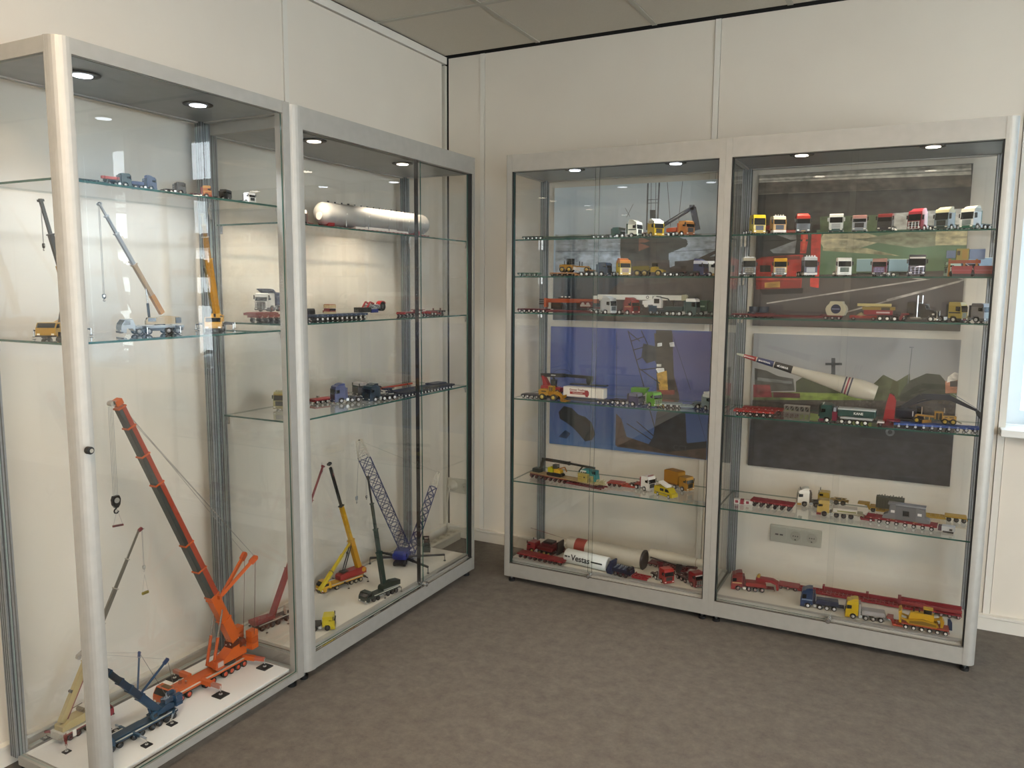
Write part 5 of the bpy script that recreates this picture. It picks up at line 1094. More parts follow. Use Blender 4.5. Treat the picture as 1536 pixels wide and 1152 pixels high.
MB().prism([(-52, 22), (-52, 66), (-96, 66), (-104, 30), (-100, 22)], -24, 24, P('#1f4630')).box(-92, -60, -24.6, -24, 38, 44, P('#9fb09c')).obj('tipper_body', t)
# fourth shelf
lowbed('trailer', 'long dark grey low trailer under the reach stacker and container', (.672, -.385, H4), -2, '#3c3c46', n=4, L=455, front_axles=3, goose=False, rim='#c9c6c4', pitch=24, r=8, deckc='#34343c')
t = root('reach_stacker', 'red reach stacker with a long black boom over the white container', 'model machine', (.775, -.335, H4+.0185), 0)
MB().prism([(-26, 12), (-28, 32), (-18, 42), (30, 36), (74, 30), (74, 12)], -20, 20, P('#c02a30')).prism([(-18, 42), (-26, 84), (-16, 84), (14, 36)], -14, -8, P('#b3262d')).prism([(-18, 42), (-26, 84), (-16, 84), (14, 36)], 8, 14, P('#b3262d')).obj('body', t)
MB().box(22, 44, -11, 11, 38, 64, P('#26292c', .12)).box(20, 46, -12, 12, 64, 67, P('#1c1d1f')).obj('operator_cab', t)
MB().beam((-34, 0, 86), (90, 0, 90), 13, 17, P('#16191b')).beam((88, 0, 90.5), (226, 0, 88), 10, 13, P('#1a1d1f')).box(20, 44, -7.0, -6.6, 87, 91, P('#c9ccc8')).obj('telescopic_boom', t)
MB().beam((46, 0, 30), (28, 0, 84), 7, 7, P('#17191b')).obj('lift_ram', t)
MB().prism([(204, 92), (228, 94), (226, 70), (218, 56), (206, 56), (200, 74)], -12, 12, P('#141617')).box(120, 300, -17, 17, 52, 56, P('#17191c')).obj('spreader', t)
wheels(t, [-16, 60], 22, 12, 9, '#d8c9c4')
m = MB(); pts = [(76+46*math.cos(a), 0, 96+22*math.sin(a)) for a in [R(k*20) for k in range(10)]]
for p_, q_ in zip(pts, pts[1:]): m.tube(p_, q_, .7, BLACK, n=5)
m.obj('hose', t)
t = root('shipping_container', 'white container with red trading lettering held by the reach stacker', 'model load', (.880, -.365, H4+.0185), -1)
MB().box(0, 196, -23, 23, 0, 45, P('#dedad2')).box(198, 199, -22, 22, 1, 44, P('#cfccc4')).box(196, 198, -23, 23, 0, 45, P('#e4e1da')).obj('container_body', t)
m = MB()
for k in range(6): m.box(168+k*4.6, 169.4+k*4.6, -23.5, -23, 3, 42, P('#bfbab0'))
m.box(0, 198, -23.4, -23, 0, 2.4, P('#8e8a82')).obj('corrugation', t)
text('Gomez Trading', 'lettering', t, (72, -23.5, 33), (R(90), 0, 0), 14.5, P('#9c3430'), .2, .88)
box('red_band', t, 34, 116, -23.7, -23.05, 13, 25, P('#b5282a')); text('Houthandel', 'lettering', t, (72, -23.9, 19), (R(90), 0, 0), 11, P('#e8c9c0'), .2, .95)
MB().prism([(118+11*math.cos(R(a)), 20+15*math.sin(R(a))) for a in range(0, 360, 24)], -23.8, -23.05, P('#b3242c')).box(112, 124, -23.8, -23.05, 4, 10, P('#b3242c')).obj('round_logo', t)
t = root('wheel_loader', 'yellow wheel loader with its bucket lowered in front of the container', 'model machine', (.775, -.415, H4), -3, 1.12)
MB().prism([(0, 20), (-2, 40), (8, 46), (40, 44), (46, 22)], -15, 15, P('#d09a1c')).box(12, 34, -15.4, -15, 34, 39, P('#3a2c10')).obj('engine_hood', t)
MB().prism([(44, 20), (44, 36), (64, 36), (82, 28), (82, 18)], -12, 12, P('#c98f18')).obj('front_frame', t)
MB().box(44, 63, -10, 10, 40, 56, P('#4a3c1c', .2)).box(42, 65, -11, 11, 56, 59, P('#d6a524')).box(43, 46, -10.6, 10.6, 36, 56, P('#c8941a')).box(53, 55, -10.6, 10.6, 36, 56, P('#c8941a')).box(62, 64.5, -10.6, 10.6, 36, 56, P('#c8941a')).obj('operator_cab', t)
wheels(t, [18, 70], 21, 13.5, 11, '#dcc158')
MB().beam((70, -8, 36), (94, -8, 24), 4, 8, P('#d09a1c')).beam((70, 8, 36), (94, 8, 24), 4, 8, P('#d09a1c')).beam((94, -8, 24), (108, -8, 10), 4, 7, P('#d09a1c')).beam((94, 8, 24), (108, 8, 10), 4, 7, P('#d09a1c')).obj('lift_arm', t)
MB().prism([(104, 4), (106, 24), (112, 26), (110, 10), (132, 3), (130, .5), (110, .5)], -22, 22, P('#c88e18')).prism([(110, 3), (111, 22), (126, 4)], -22.4, -21, P('#a5711a')).obj('bucket', t)
tractor('truck', 'dark purple and black tractor with five axles left of the green truck', (1.255, -.395, H4), -8, '#2f2c54', low='#27305a', H=58, ch='#3a2a34', n_rear=3, rim='#d2ced0', tb='#2c2430', roof='#8d90a8', front=1)
t = root('open_skip', 'bright green open skip standing behind the dark purple tractor', 'model load', (1.175, -.27, H4), 0)
MB().box(4, 60, -16, 16, 0, 32, P('#3c4448')).obj('stand', t); MB().prism([(0, 36), (-2, 64), (74, 66), (60, 36)], -20, 20, P('#5fae1e')).prism([(2, 64), (0, 67), (75, 68), (72, 64)], -21, 21, P('#7cc83a')).box(-2, 62, -20.6, 20.6, 32, 36, P('#b9c0b4')).obj('skip', t)
tractor('truck', 'lime green truck with a silver chassis in the middle of the fourth shelf', (1.330, -.385, H4), -28, '#6cb81f', low='#7cc02c', H=66, ch='#8c9484', n_rear=2, grille='#3c6a24', bull='#c9d0c4', roof='#7cc828', L=110, tb='#b0b8ac', plate='#c92434')
lowbed('trailer', 'pale blue low trailer with four axles behind the lime green truck', (1.318, -.345, H4), 6, '#8fa2a6', n=4, L=205, goose=True, rim='#c8cccc', r=9, pitch=26, gz=28, gc='#6d7d82')
tractor('truck', 'pale blue and white truck at the right end of the fourth shelf', (1.570, -.36, H4), -34, '#9fb6bd', low='#aebfc4', H=70, roof='#dfe6e8', spo='#e4e8e8', ch='#6a7a80', n_rear=2, tb='#7c8c92', tower=True)
# lowest shelf
lowbed('trailer', 'long red and cream low trailer loaded with a folded crane and diggers', (.700, -.325, H5), -11, '#7a1c22', n=8, L=400, goose=False, rim='#5a2428', pitch=27, r=8, zd=20, W=60)
t = root('deck_plate', 'cream flat deck plate on the long red trailer', 'model load', (.700, -.325, H5+.0225), -11); box('plate', t, 0, 385, -30, 30, 0, 3, P('#c9ad76'))
ZL = H5+.026
t = root('folded_crane', 'teal crane body with a long black folded boom on the red trailer', 'model crane', (.715, -.328, ZL), -11)
MB().beam((30, 10, 66), (190, 10, 66), 11, 13, P('#22201c')).beam((185, 10, 66), (330, 10, 64), 8, 9, P('#2a2722')).beam((184, 10, 66), (192, 10, 66), 13, 17, P('#1a1815')).obj('boom', t)
MB().beam((36, 10, 62), (22, 10, 14), 10, 12, P('#1e1c1a')).box(-12, 30, -12, 20, 0, 18, P('#23302e')).obj('boom_foot', t)
MB().beam((244, 10, 36), (262, 10, 60), 6, 6, BLACK).obj('ram', t)
MB().prism([(262, 6), (258, 40), (276, 56), (310, 54), (322, 40), (346, 34), (350, 6)], -10, 24, P('#2f9a9e')).box(264, 296, -10.8, -10, 28, 50, P('#c9ccc6')).obj('body', t)
for x in (272, 284, 294): MB().tube((x, -11.4, 40), (x, -10.8, 40), 4.2, BLACK, n=12).obj('vent', t)
MB().box(322, 346, -6, 20, 34, 56, P('#257f88')).box(326, 343, -6.6, -6, 38, 52, DGLASS).obj('cab', t)
t = root('crawler_digger', 'small bright yellow digger with black tracks on the red trailer', 'model machine', (.800, -.355, ZL), -11)
for s_ in (-1, 1): MB().prism([(-4, 4), (2, 0), (70, 0), (78, 4), (78, 12), (70, 16), (2, 16), (-4, 12)], s_*12-6, s_*12+6, P('#1b1b1c')).obj('track', t)
MB().prism([(0, 17), (-2, 38), (16, 44), (28, 34), (28, 17)], -14, 14, P('#d6d01c')).prism([(36, 18), (34, 34), (52, 38), (70, 30), (72, 18)], -13, 13, P('#e8b81c')).obj('body', t)
MB().box(26, 50, -11, 11, 36, 54, P('#1d1f20', .15)).box(26, 50, -12, 12, 54, 56, P('#2a2a28')).obj('operator_cab', t)
MB().beam((62, -6, 40), (92, -6, 50), 5, 6, P('#c98a4a')).beam((92, -6, 50), (104, -6, 30), 4, 5, P('#c98a4a')).obj('arm', t)
t = root('generator_box', 'cream yellow machine box in the middle of the red trailer', 'model load', (.970, -.387, ZL), -11)
MB().box(0, 52, -19, 19, 0, 36, P('#c9b55a')).box(32, 40, -19.6, -19, 20, 26, BLACK).box(4, 24, -19.5, -19, 12, 14, P('#8c7c38')).box(4, 24, -19.5, -19, 22, 24, P('#8c7c38')).box(-2, 54, -20, 20, 36, 38, P('#d6c676')).obj('housing', t)
MB().box(56, 74, -16, 16, 0, 30, P('#b9a75c')).tube((65, -17, 14), (65, 17, 14), 8, P('#8a7c40'), n=12).obj('end_unit', t)
t = root('lifting_frame', 'cream jagged counter frame hanging over the front of the red trailer', 'model load', (1.058, -.405, ZL), -16)
m = MB().box(0, 50, -10, 10, 0, 5, P('#d8cc98'))
for k in range(5): m.beam((4+k*10, -8, 5), (8+k*10, 6, 20+(k % 2)*4), 3, 3, P('#e0d6a8')).beam((8+k*10, -8, 20), (12+k*10, -8, 5), 3, 3, P('#cfc48e'))
m.obj('frame', t)
lowbed('trailer', 'orange-red low trailer behind the white truck on the lowest shelf', (1.08, -.30, H5), 0, '#b8422a', n=3, L=180, goose=True, rim='#7c3a30', gz=26)
tractor('truck', 'white truck with a red lamp bar on the lowest shelf', (1.298, -.325, H5), -24, '#e2e1dc', low='#d2d0cc', H=68, ch='#5c5a58', n_rear=2, tb='#b23038', roof='#e8e6e2', lamps='#c03a3a')
t = tractor('truck', 'orange-yellow box truck behind the yellow van', (1.452, -.245, H5), -26, '#dfa02a', low='#c98a24', H=66, ch='#8a5a20', n_rear=1, tower=False, roof='#e0a83c', L=128)
MB().prism([(-54, 22), (-54, 78), (-60, 82), (-132, 82), (-136, 78), (-136, 22)], -26, 26, P('#d0922a')).box(-137, -54, -26.6, 26.6, 22, 26, P('#a56a1c')).obj('box_body', t)
t = root('van', 'small yellow van with a white ramp on its roof in front of the box truck', 'model van', (1.425, -.405, H5), -28, 1.0)
MB().prism([(0, 6), (0, 22), (-10, 26), (-24, 42), (-30, 44), (-104, 44), (-108, 40), (-108, 6)], -19, 19, P('#e8cf1c', .25, 0, 0, .4)).obj('body', t)
MB().prism([(-11.5, 27.2), (-23.5, 41), (-24.6, 41), (-13, 26)], -16, 16, DGLASS).obj('windscreen', t)
for s_ in (-1, 1): MB().prism([(-16, 27), (-27, 40), (-42, 40), (-42, 27)], s_*19-.4, s_*19+.4, DGLASS).box(-72, -50, s_*19-.4, s_*19+.4, 27, 39, DGLASS).obj('side_window', t); MB().box(-104, -10, s_*19-.5, s_*19+.5, 16, 18.5, P('#2c3440')).obj('stripe', t)
wheels(t, [-20, -86], 19.5, 8, 6, '#c9c9c4')
MB().prism([(-34, 45), (-38, 52), (-84, 66), (-90, 60), (-44, 45)], -14, 14, P('#e6e4de')).obj('roof_ramp', t)
# base: tower sections and red trucks
modular('trailer', 'bright red modular trailer in the front left corner of the cabinet floor', (.668, -.402, H0), -4, '#8e1a20', n=9, pitch=27, zt=24, W=54, rim='#4c1c1e', ribs='#c85050')
t = tractor('truck', 'dark red truck with black gear in the back left corner of the cabinet floor', (.675, -.305, H0), 172, '#8c1c22', low='#6c161c', H=52, ch='#2a1c1c', ballast='#6c1c20', n_rear=3, rim='#b9a24c', tower=False)
lowbed('trailer', 'dark red trailer end carrying the banded tower section', (.70, -.235, H0), -5, '#6a1820', n=5, L=190, goose=False, rim='#3a2022')
t = root('trailer_adapter', 'black and red adapter gear clamping the banded tower section', 'model load', (.745, -.29, H0), -5)
MB().box(0, 90, -18, 18, 26, 52, P('#5e161c')).box(10, 60, -22, 22, 50, 60, P('#26201f')).prism([(88, 6), (96, 6), (98, 70), (92, 70)], -30, 30, P('#201c1c')).beam((60, -16, 40), (96, -16, 66), 5, 5, P('#3a2424')).box(0, 40, -20, 20, 0, 26, P('#2a1a1b')).obj('frame', t)
t = root('tower_section', 'long white tower section with a red band on the cabinet floor', 'model load', (.862, -.245, H0+.042), -6)
MB().lathe([(0, 38), (1, 39), (46, 39)], (0, 0, 0), (1, 0, 0), P('#e2dac8', .35), 40).lathe([(46, 39.2), (104, 39.6)], (0, 0, 0), (1, 0, 0), P('#a3331f', .35), 40).lathe([(104, 39.6), (395, 44)], (0, 0, 0), (1, 0, 0), P('#e6dfcd', .35), 40).obj('tower_shell', t)
MB().lathe([(395.5, 46), (402, 47), (404, 38)], (0, 0, 0), (1, 0, 0), P('#2c2422', .5), 40).obj('end_flange', t)
t = root('tower_section', 'short white tower section with bold black lettering in front of the banded one', 'model load', (.905, -.375, H0+.034), -7)
MB().lathe([(0, 30), (4, 33.5), (220, 33.5), (223, 30)], (0, 0, 0), (1, 0, 0), P('#d5dad8', .35), 40).obj('tower_shell', t)
def wrap_text(par, s, x, r, ang, size, m):
    o = text(s, 'lettering', par, (x, -r*math.cos(ang)-.3, r*math.sin(ang)), (R(90)-ang, 0, 0), size, m, .15); o.rotation_euler = (R(90)+(-ang), 0, 0); return o
wrap_text(t, 'Vestas', 92, 33.9, R(10), 38, P('#16181a'))
box('printed_bar', t, 148, 206, -34.2, -32.6, 2, 9, P('#16181a')); box('printed_bar', t, 8, 22, -34.2, -32.6, 4, 12, P('#16181a')); box('printed_bar', t, 26, 36, -34.2, -32.6, 5, 12, P('#5a6064'))
t = root('trailer_adapter', 'navy blue turntable adapter behind the lettered tower section', 'model load', (1.135, -.410, H0), -10)
MB().prism([(0, 4), (-6, 20), (14, 60), (22, 62), (20, 20), (26, 4)], -26, 26, P('#1e2748')).tube((18, -26, 60), (18, 26, 60), 6, P('#232a44'), n=12).box(24, 118, -20, 20, 20, 36, P('#151b34')).tube((106, -20, 40), (106, 20, 40), 9, P('#241c22'), n=14).obj('frame', t)
m = MB()
for k in range(6): m.tube((34+k*11, -18, 37), (38+k*11, 14, 44), 3, P(['#8f98b0', '#202a50'][k % 2]), n=6)
m.obj('winch_gear', t)
MB().box(30, 100, -16, 16, 8, 20, P('#5c1a28')).obj('lower_beam', t); wheels(t, [40, 66, 92], 22, 9, 8, '#3a2a30')
lowbed('trailer', 'short red neck trailer between the navy adapter and the red truck', (1.250, -.412, H0), -4, '#a82630', n=0, L=70, goose=False)
tractor('truck', 'bright red truck with a yellow outlined door on the cabinet floor', (1.418, -.425, H0), -42, '#c2231f', low='#a81c1c', H=68, ch='#46282a', n_rear=2, stripe=None, tb='#8a929c', roof='#c83028', L=120)
tt = bpy.context.scene.objects[-1] if False else None
tractor('truck', 'dark red truck with a white zigzag on its roof beside the cabinet post', (1.548, -.40, H0), -38, '#8d1520', low='#9c1a24', H=66, ch='#4a1c22', n_rear=3, rim='#c6a8a8', bull='#d8d2d0', sun='#d8cfcc', roof='#a82830')
lowbed('trailer', 'dark red blade trailer under the white blade root', (1.265, -.215, H0), -6, '#85202a', n=3, L=230, goose=True, rim='#b8a0a0', gz=30)
t = root('blade_section', 'tapered white blade root section at the right of the cabinet floor', 'model load', (1.275, -.24, H0+.062), -5)
MB().lathe([(0, 25), (60, 27), (130, 24), (215, 19), (258, 19), (262, 16)], (0, 0, 0), (1, 0, 0), P('#e8e0cb', .35), 36).lathe([(222, 19.5), (225, 19.5)], (0, 0, 0), (1, 0, 0), P('#8a7c68', .4), 36).obj('blade_shell', t)
MB().beam((10, -27, -8), (130, -26, -22), 4, 4, P('#2c1c1e')).beam((130, -26, -22), (220, -20, -17), 4, 4, P('#2c1c1e')).obj('support_bar', t)
t = root('support_stand', 'black and red stand carrying the blade root section', 'model load', (1.315, -.245, H0), -5)
MB().box(0, 26, -20, 20, 31, 35, P('#8c1a26')).box(6, 20, -16, 16, 0, 31, P('#5e1820')).box(90, 110, -14, 14, 0, 38, P('#26181a')).obj('stand', t)
t = root('pole', 'thin red and white pole leaning out of the gear above the cabinet floor', 'model load', (0.8946, -0.2700, 0.1787), 0)
q_ = local(t, (0.6664, -0.2700, 0.2115)); mid = q_*.42
MB().tube((0, 0, 0), mid, 1.2, P('#e0d8cc'), n=8).tube(mid, q_, 1.0, P('#9c2c30'), n=8).tube(q_-V((2, 0, 0)), q_+V((2, 0, 0)), 1.8, P('#4a2c2c'), n=8).tube((-4, 0, -3), (5, 0, 2), 2.6, BLACK, n=8).tube((0, 0, 0), (-38, 6, -22), 1.4, BLACK, n=6).obj('pole_body', t)

# ================================================================== back-wall cabinet nearest the window
spec = [('bright yellow tall truck cab at the left end of the top row', 1.735, -58, dict(c='#e3c81a', low='#d6b916', H=78, ch='#1c1c1c', roof='#e6cc22')),
 ('yellow-orange truck with a white lamp-topped roof, second in the top row', 1.812, -62, dict(c='#e0a01e', low='#d8d4cc', H=70, ch='#a82c2c', roof='#e8e2d0', lamps='#e8e0d0', ballast='#c23430', tank='#b04040')),
 ('truck with a red roof and dark green front, third in the top row', 1.900, -74, dict(c='#1e2c28', low='#1a1c1c', H=70, ch='#5a2a24', roof='#c8382c', spo='#c23a2e', plate='#d8901c')),
 ('white and teal round-fronted truck, fourth in the top row', 2.018, -86, dict(c='#d5d8d3', low='#1d4a4a', H=72, ch='#2c4444', grille='#b8bcbc', roof='#d8dcd6', mir='#d0d4d0')),
 ('small silver truck with a pink roof at the glass joint of the top row', 2.100, -88, dict(c='#a8acb4', low='#7c858a', H=64, ch='#4a5a58', roof='#c8928a')),
 ('dark grey truck with a dark red roof, sixth in the top row', 2.186, -98, dict(c='#33343c', low='#2a2d36', H=66, ch='#2a3a38', roof='#98282c')),
 ('crimson truck with white teeth along its bumper, seventh in the top row', 2.285, -116, dict(c='#a82a3c', low='#7c2430', H=74, ch='#3c3436', roof='#c03a48', bull='#e8e4e0', spo='#c23a48')),
 ('cream-roofed truck with a pale blue side and dark grille, eighth in the top row', 2.372, -118, dict(c='#93a8b4', low='#2f4a44', H=76, ch='#35645a', roof='#d8d4a8', spo='#dcd8b0', grille='#1c2a26')),
 ('white truck with a pale blue side at the right end of the top row', 2.452, -124, dict(c='#c9cfd0', low='#2a6a58', H=76, ch='#2c6a60', roof='#dedccc', spo='#d8d8c8', grille='#7a8a8c'))]
for lb, x, hd, k in spec:
    c = k.pop('c'); tractor('truck', lb, (x, -.418, H1), hd, c, n_rear=2, group='truck cabs parked along the top shelf', **k)
t = root('flat_load', 'low red platform piece between the second and third truck of the top row', 'model load', (1.835, -.37, H1), 0)
MB().box(0, 46, -30, 20, 6, 16, P('#c23a32')).box(2, 44, -30, 18, 0, 6, P('#3a2422')).box(4, 42, -30.5, -30, 9, 12, P('#d88a80')).obj('platform', t)
spec = [('black truck with a gold and chrome front at the left end of the second row', 1.702, -72, dict(c='#2c2a26', low='#1d1d1c', H=76, ch='#24302c', roof='#bdb39c', grille='#8c7c58', lamps='#d8d0b8', bull='#8a7c5c')),
 ('yellow truck cab with a striped bumper in front of the red printed truck', 1.822, -78, dict(c='#dfa414', low='#26221c', H=72, ch='#2a2622', roof='#e2aa1c', bull='#e6e0d0', grille='#3a2c14')),
 ('dark blue truck with a white chevron front, third in the second row', 1.936, -68, dict(c='#23284a', low='#d0d2d4', H=76, ch='#22284a', roof='#b8bcc0', lamps='#d8d8d4', grille='#b8bcc0')),
 ('white truck with a split white grille, fourth in the second row', 2.058, -76, dict(c='#dcdcd4', low='#c9ccc8', H=72, ch='#4a5a4c', roof='#e4e4de', grille='#2f4a34')),
 ('purple and dark red truck with a white checkered front, fifth in the second row', 2.178, -92, dict(c='#7c2440', low='#26242c', H=68, ch='#3a4444', roof='#b08078', grille='#b8a4dc', stripe='#b090d0', bull='#8c8490')),
 ('big black and white truck with a heavy bull bar, sixth in the second row', 2.305, -88, dict(c='#26243a', low='#1d1a38', H=72, s=1.12, ch='#3a4a3c', roof='#4a4c54', sun='#e6e2dc', grille='#2c2a3a', bull='#b8b4c4', stripe='#e8e4de'))]
for lb, x, hd, k in spec:
    c = k.pop('c'); tractor('truck', lb, (x, -.42, H2), hd, c, n_rear=2, group='truck cabs parked along the second shelf', **k)
def reflection_boxtruck(label, pos, hd, c, bc, s=1.0, H=62, L=150, hh=74):  # solid truck shapes standing in for pale reflections in the door glass
    t = tractor('truck', label, pos, hd, c, n_rear=1, s=s, H=H, tower=False, fw=False, ch='#5c6a66', L=L, low=c)
    MB().box(-L, -54, -25, 25, 22, hh, P(bc)).box(-L-.6, -53.4, -25.6, 25.6, 22, 25, P('#6a7a78')).box(-L-.6, -53.4, -25.6, 25.6, hh, hh+1.5, P('#c9d8d4')).obj('box_body', t)
    return t
reflection_boxtruck('pale blue box truck standing behind the white truck of the second row', (2.150, -.22, H2), -168, '#a8c0bc', '#8fb4c8', .95)
reflection_boxtruck('pale green box truck standing behind the purple and dark red truck', (2.235, -.17, H2), -12, '#a6bfa0', '#98bccb', 1.0)
reflection_boxtruck('light blue box truck standing behind the big black and white truck', (2.405, -.19, H2), -168, '#a9bdb4', '#86a9cc', 1.0)
t = root('harvesting_machine', 'orange and yellow framed machine with two blue tanks above the red skips', 'model machine', (2.400, -.31, H2), 0)
MB().box(0, 30, -16, 16, 70, 98, P('#8a9cc0')).box(74, 124, -18, 18, 66, 102, P('#8599bf')).obj('blue_tank', t)
MB().box(32, 72, -18, 18, 62, 104, P('#b8a84c')).box(34, 44, -18.6, -18, 80, 96, P('#2c2a24')).box(50, 68, -18.8, -18, 66, 100, P('#c99a3c')).obj('engine_frame', t)
m = MB()
for x in (12, 60, 100): m.beam((x, -10, 0), (x, -10, 68), 6, 7, P('#c98a24')).beam((x, 10, 0), (x, 10, 68), 6, 7, P('#a8701c'))
m.beam((8, -12, 56), (112, -12, 56), 6, 12, P('#b8501c')).beam((64, -20, 50), (92, -20, 26), 3, 3, P('#e6e0d0')).box(60, 108, -8, 8, 20, 48, P('#201f24')).obj('orange_frame', t)
wheels(t, [24, 86], 16, 12, 8, '#3a3c3c')
for k, (x, lb) in enumerate(((2.418, 'left red skip under the orange framed machine'), (2.488, 'right red skip under the orange framed machine'))):
    t = root('skip', lb, 'model load', (x, -.415, H2), 0)
    MB().box(2, 60, -16, 16, 0, 10, P('#1c1c22')).obj('base', t); MB().prism([(2, 10), (-2, 30), (0, 38), (62, 38), (64, 30), (60, 10)], -17, 17, P('#b53a3c')).box(2, 58, -17.6, -17, 22, 23.5, P('#d8837c')).obj('tub', t)
# third shelf
lowbed('trailer', 'very long dark red low trailer along the left of the third shelf', (1.640, -.40, H3), 0, '#7a1b28', n=3, L=420, front_axles=3, goose=False, rim='#c9b8b4', r=7, pitch=24, zd=14)
lowbed('trailer', 'dark red middle bogie beside the very long trailer', (1.72, -.335, H3), 0, '#6c1824', n=3, L=300, goose=True, rim='#a89490', r=7, gz=18)
t = root('nacelle_block', 'cream rounded drum block with a dark blue round label', 'model load', (2.037, -.40, H3+.0165), -4)
MB().prism([(-30, 0), (-36, 14), (-38, 24), (-34, 36), (-24, 46), (-22, 54), (22, 54), (24, 46), (34, 36), (38, 24), (36, 14), (30, 0)], -24, 24, P('#e2dabc')).obj('block', t)
MB().tube((0, -24.8, 25), (0, -24, 25), 18, P('#1c2444'), n=28).box(-14, 14, -25.3, -24.8, 23.5, 26.5, P('#aab0d0')).obj('round_label', t)
t = root('coil_stack', 'grey-blue pair of flat coils at the left end of the third shelf', 'model load', (1.700, -.30, H3), 0)
for k, (x, z) in enumerate(((0, 0), (40, 0), (6, 22), (46, 22))): MB().tube((x, 0, z), (x, 0, z+21), 20, P('#3c434f', .6), n=22).tube((x, 0, z+21), (x, 0, z+21.6), 10, P('#22262c', .6), n=16).obj('coil', t)
t = root('sand_trailer', 'low red trailer tray holding a small pile of pale sand', 'model trailer', (2.085, -.40, H3), 0)
MB().box(0, 98, -20, 20, 8, 14, P('#a02c2c')).box(0, 98, -20.6, -19, 14, 18, P('#b03434')).box(0, 98, 19, 20.6, 14, 18, P('#b03434')).obj('tray', t); wheels(t, [14, 84], 20, 7, 7, '#8a7a78')
m = MB(); m.lathe([(0, 22), (5, 17), (11, 9), (15, 3), (16, 1)], (40, 0, 14), (0, 0, 1), P('#ddcfa4', .9), 18); m.obj('sand_pile', t)
lowbed('trailer', 'black and red three-axle trailer with white wheels on the third shelf', (2.180, -.41, H3), 0, '#2a1c20', n=3, L=110, goose=True, rim='#e2dedb', r=9, pitch=25, gc='#8c1f28', zd=19, goosel=30)
t = root('crane_housing', 'cream crane body with a red lower half on the three-axle trailer', 'model load', (2.150, -.40, H3+.022), 0)
MB().box(-16, 84, -16, 16, 0, 18, P('#a02230')).box(28, 74, -16.8, -16, 6, 12, P('#e4c8c4')).obj('lower_body', t); MB().box(-22, 92, -14, 14, 18, 30, P('#a58a3c')).box(-40, 78, -10, 10, 32, 42, P('#e0cf8c')).box(44, 74, -14.6, -14, 18, 28, P('#3a3020')).obj('upper_body', t)
# conventional long-nosed truck
t = root('truck', 'black long-nosed truck with tall chrome exhaust stacks on the third shelf', 'model truck', (2.385, -.405, H3), -18, 1.05)
MB().prism([(0, 14), (0, 36), (-4, 40), (-34, 44), (-34, 14), (-28, 14), (-24, 22), (-10, 22), (-6, 14)], -18, 18, P('#1a1b1e', .2, 0, 0, .5)).obj('hood', t)
MB().prism([(-34, 14), (-34, 46), (-38, 62), (-62, 64), (-62, 14)], -22, 22, P('#17181a', .2, 0, 0, .5)).box(-96, -62, -23, 23, 16, 68, P('#1a1b1e', .2, 0, 0, .5)).obj('cab', t)
MB().prism([(-33.5, 46), (-37.2, 60), (-38.4, 60), (-34.6, 46)], -18, 18, DGLASS).obj('windscreen', t)
for s_ in (-1, 1): MB().tube((-62, s_*25, 16), (-62, s_*25, 92), 2.6, CHROME, n=12).obj('exhaust_stack', t); MB().box(-58, -42, s_*22-.4, s_*22+.4, 44, 58, DGLASS).obj('side_window', t); MB().tube((-84, s_*20, 13), (-48, s_*20, 13), 6.5, CHROME, n=14).obj('fuel_tank', t); MB().box(-12, -4, s_*22-4, s_*22+4, 24, 30, CHROME).obj('headlight', t)
MB().box(-1, 1.6, -16, 16, 14, 38, CHROME).obj('grille', t); MB().box(-4, 4, -24, 24, 7, 14, CHROME).obj('bumper', t)
chassis(t, -165, -60, '#1c1c1e'); wheels(t, [-17], 24, 10, 7, '#e0e0e0'); wheels(t, [-120, -147], 25, 10, 11, '#e0e0e0')
tractor('truck', 'black truck with a pale yellow upper cab on the third shelf', (2.470, -.385, H3), -26, '#c9b04c', low='#1c1c1e', H=74, ch='#1f1f22', n_rear=2, roof='#d6c068', stripe='#1a1a1c', grille='#8c9490', tb='#2a2a2a', plate='#c22c50', L=105)
tractor('truck', 'grey truck with a pale front at the right end of the third shelf', (2.545, -.345, H3), -28, '#8d8c90', low='#5a5e62', H=70, ch='#33363a', n_rear=2, roof='#77757a', grille='#c2d4d6', tb='#4c4a50')
# fourth shelf
modular('trailer', 'front dark red six-axle platform trailer at the left of the fourth shelf', (1.664, -.405, H4), 2, '#b5251f', n=6, pitch=26, zt=24, rim='#b9a8a4', ribs='#e8c8c0', dark='#241a1a')
modular('trailer', 'second dark red platform trailer behind the front six-axle one', (1.684, -.315, H4), 2, '#9c211f', n=6, pitch=26, zt=24, rim='#6c4a48')
t = root('lattice_rack', 'grey steel lattice frame lying right of the red platform trailers', 'model load', (1.838, -.235, H4), 0)
m = MB()
for y in (-14, 14):
    m.beam((0, y, 3), (104, y, 3), 3, 3, P('#8a8884')).beam((0, y, 30), (104, y, 30), 3, 3, P('#9c9a94'))
    for k in range(6): m.beam((2+k*20, y, 3), (2+k*20, y, 30), 2.5, 2.5, P('#8a8884'))
    for k in range(5): m.beam((2+k*20, y, 3), (22+k*20, y, 30), 2, 2, P('#8a8884'))
m.obj('frame', t)
t = root('truck', 'dark green and crimson ballast truck with a lettered green body', 'model truck', (2.010, -.432, H4), 178, 1.0)
t.location = (2.000, -.412, H4); t.rotation_euler.z = R(-182)
cabm = cab(t, 0, '#1f4644', low='#7c1a3c', H=70, roof='#26504c', stripe=None, grille='#7c1a3c', lamps='#d8d8d0')
MB().box(-64, -46, -24.5, 24.5, 10, 46, P('#8c1c44')).box(-60, -50, -23, 23, 46, 62, P('#8c929c')).obj('crimson_panel', t)
MB().box(-200, -66, -23, 23, 31, 56, P('#1c4440')).box(-200, -66, -22, 22, 56, 62, P('#aeb4b4')).box(-190, -76, -24, 24, 21, 29, P('#a3a8a8')).obj('ballast_body', t)
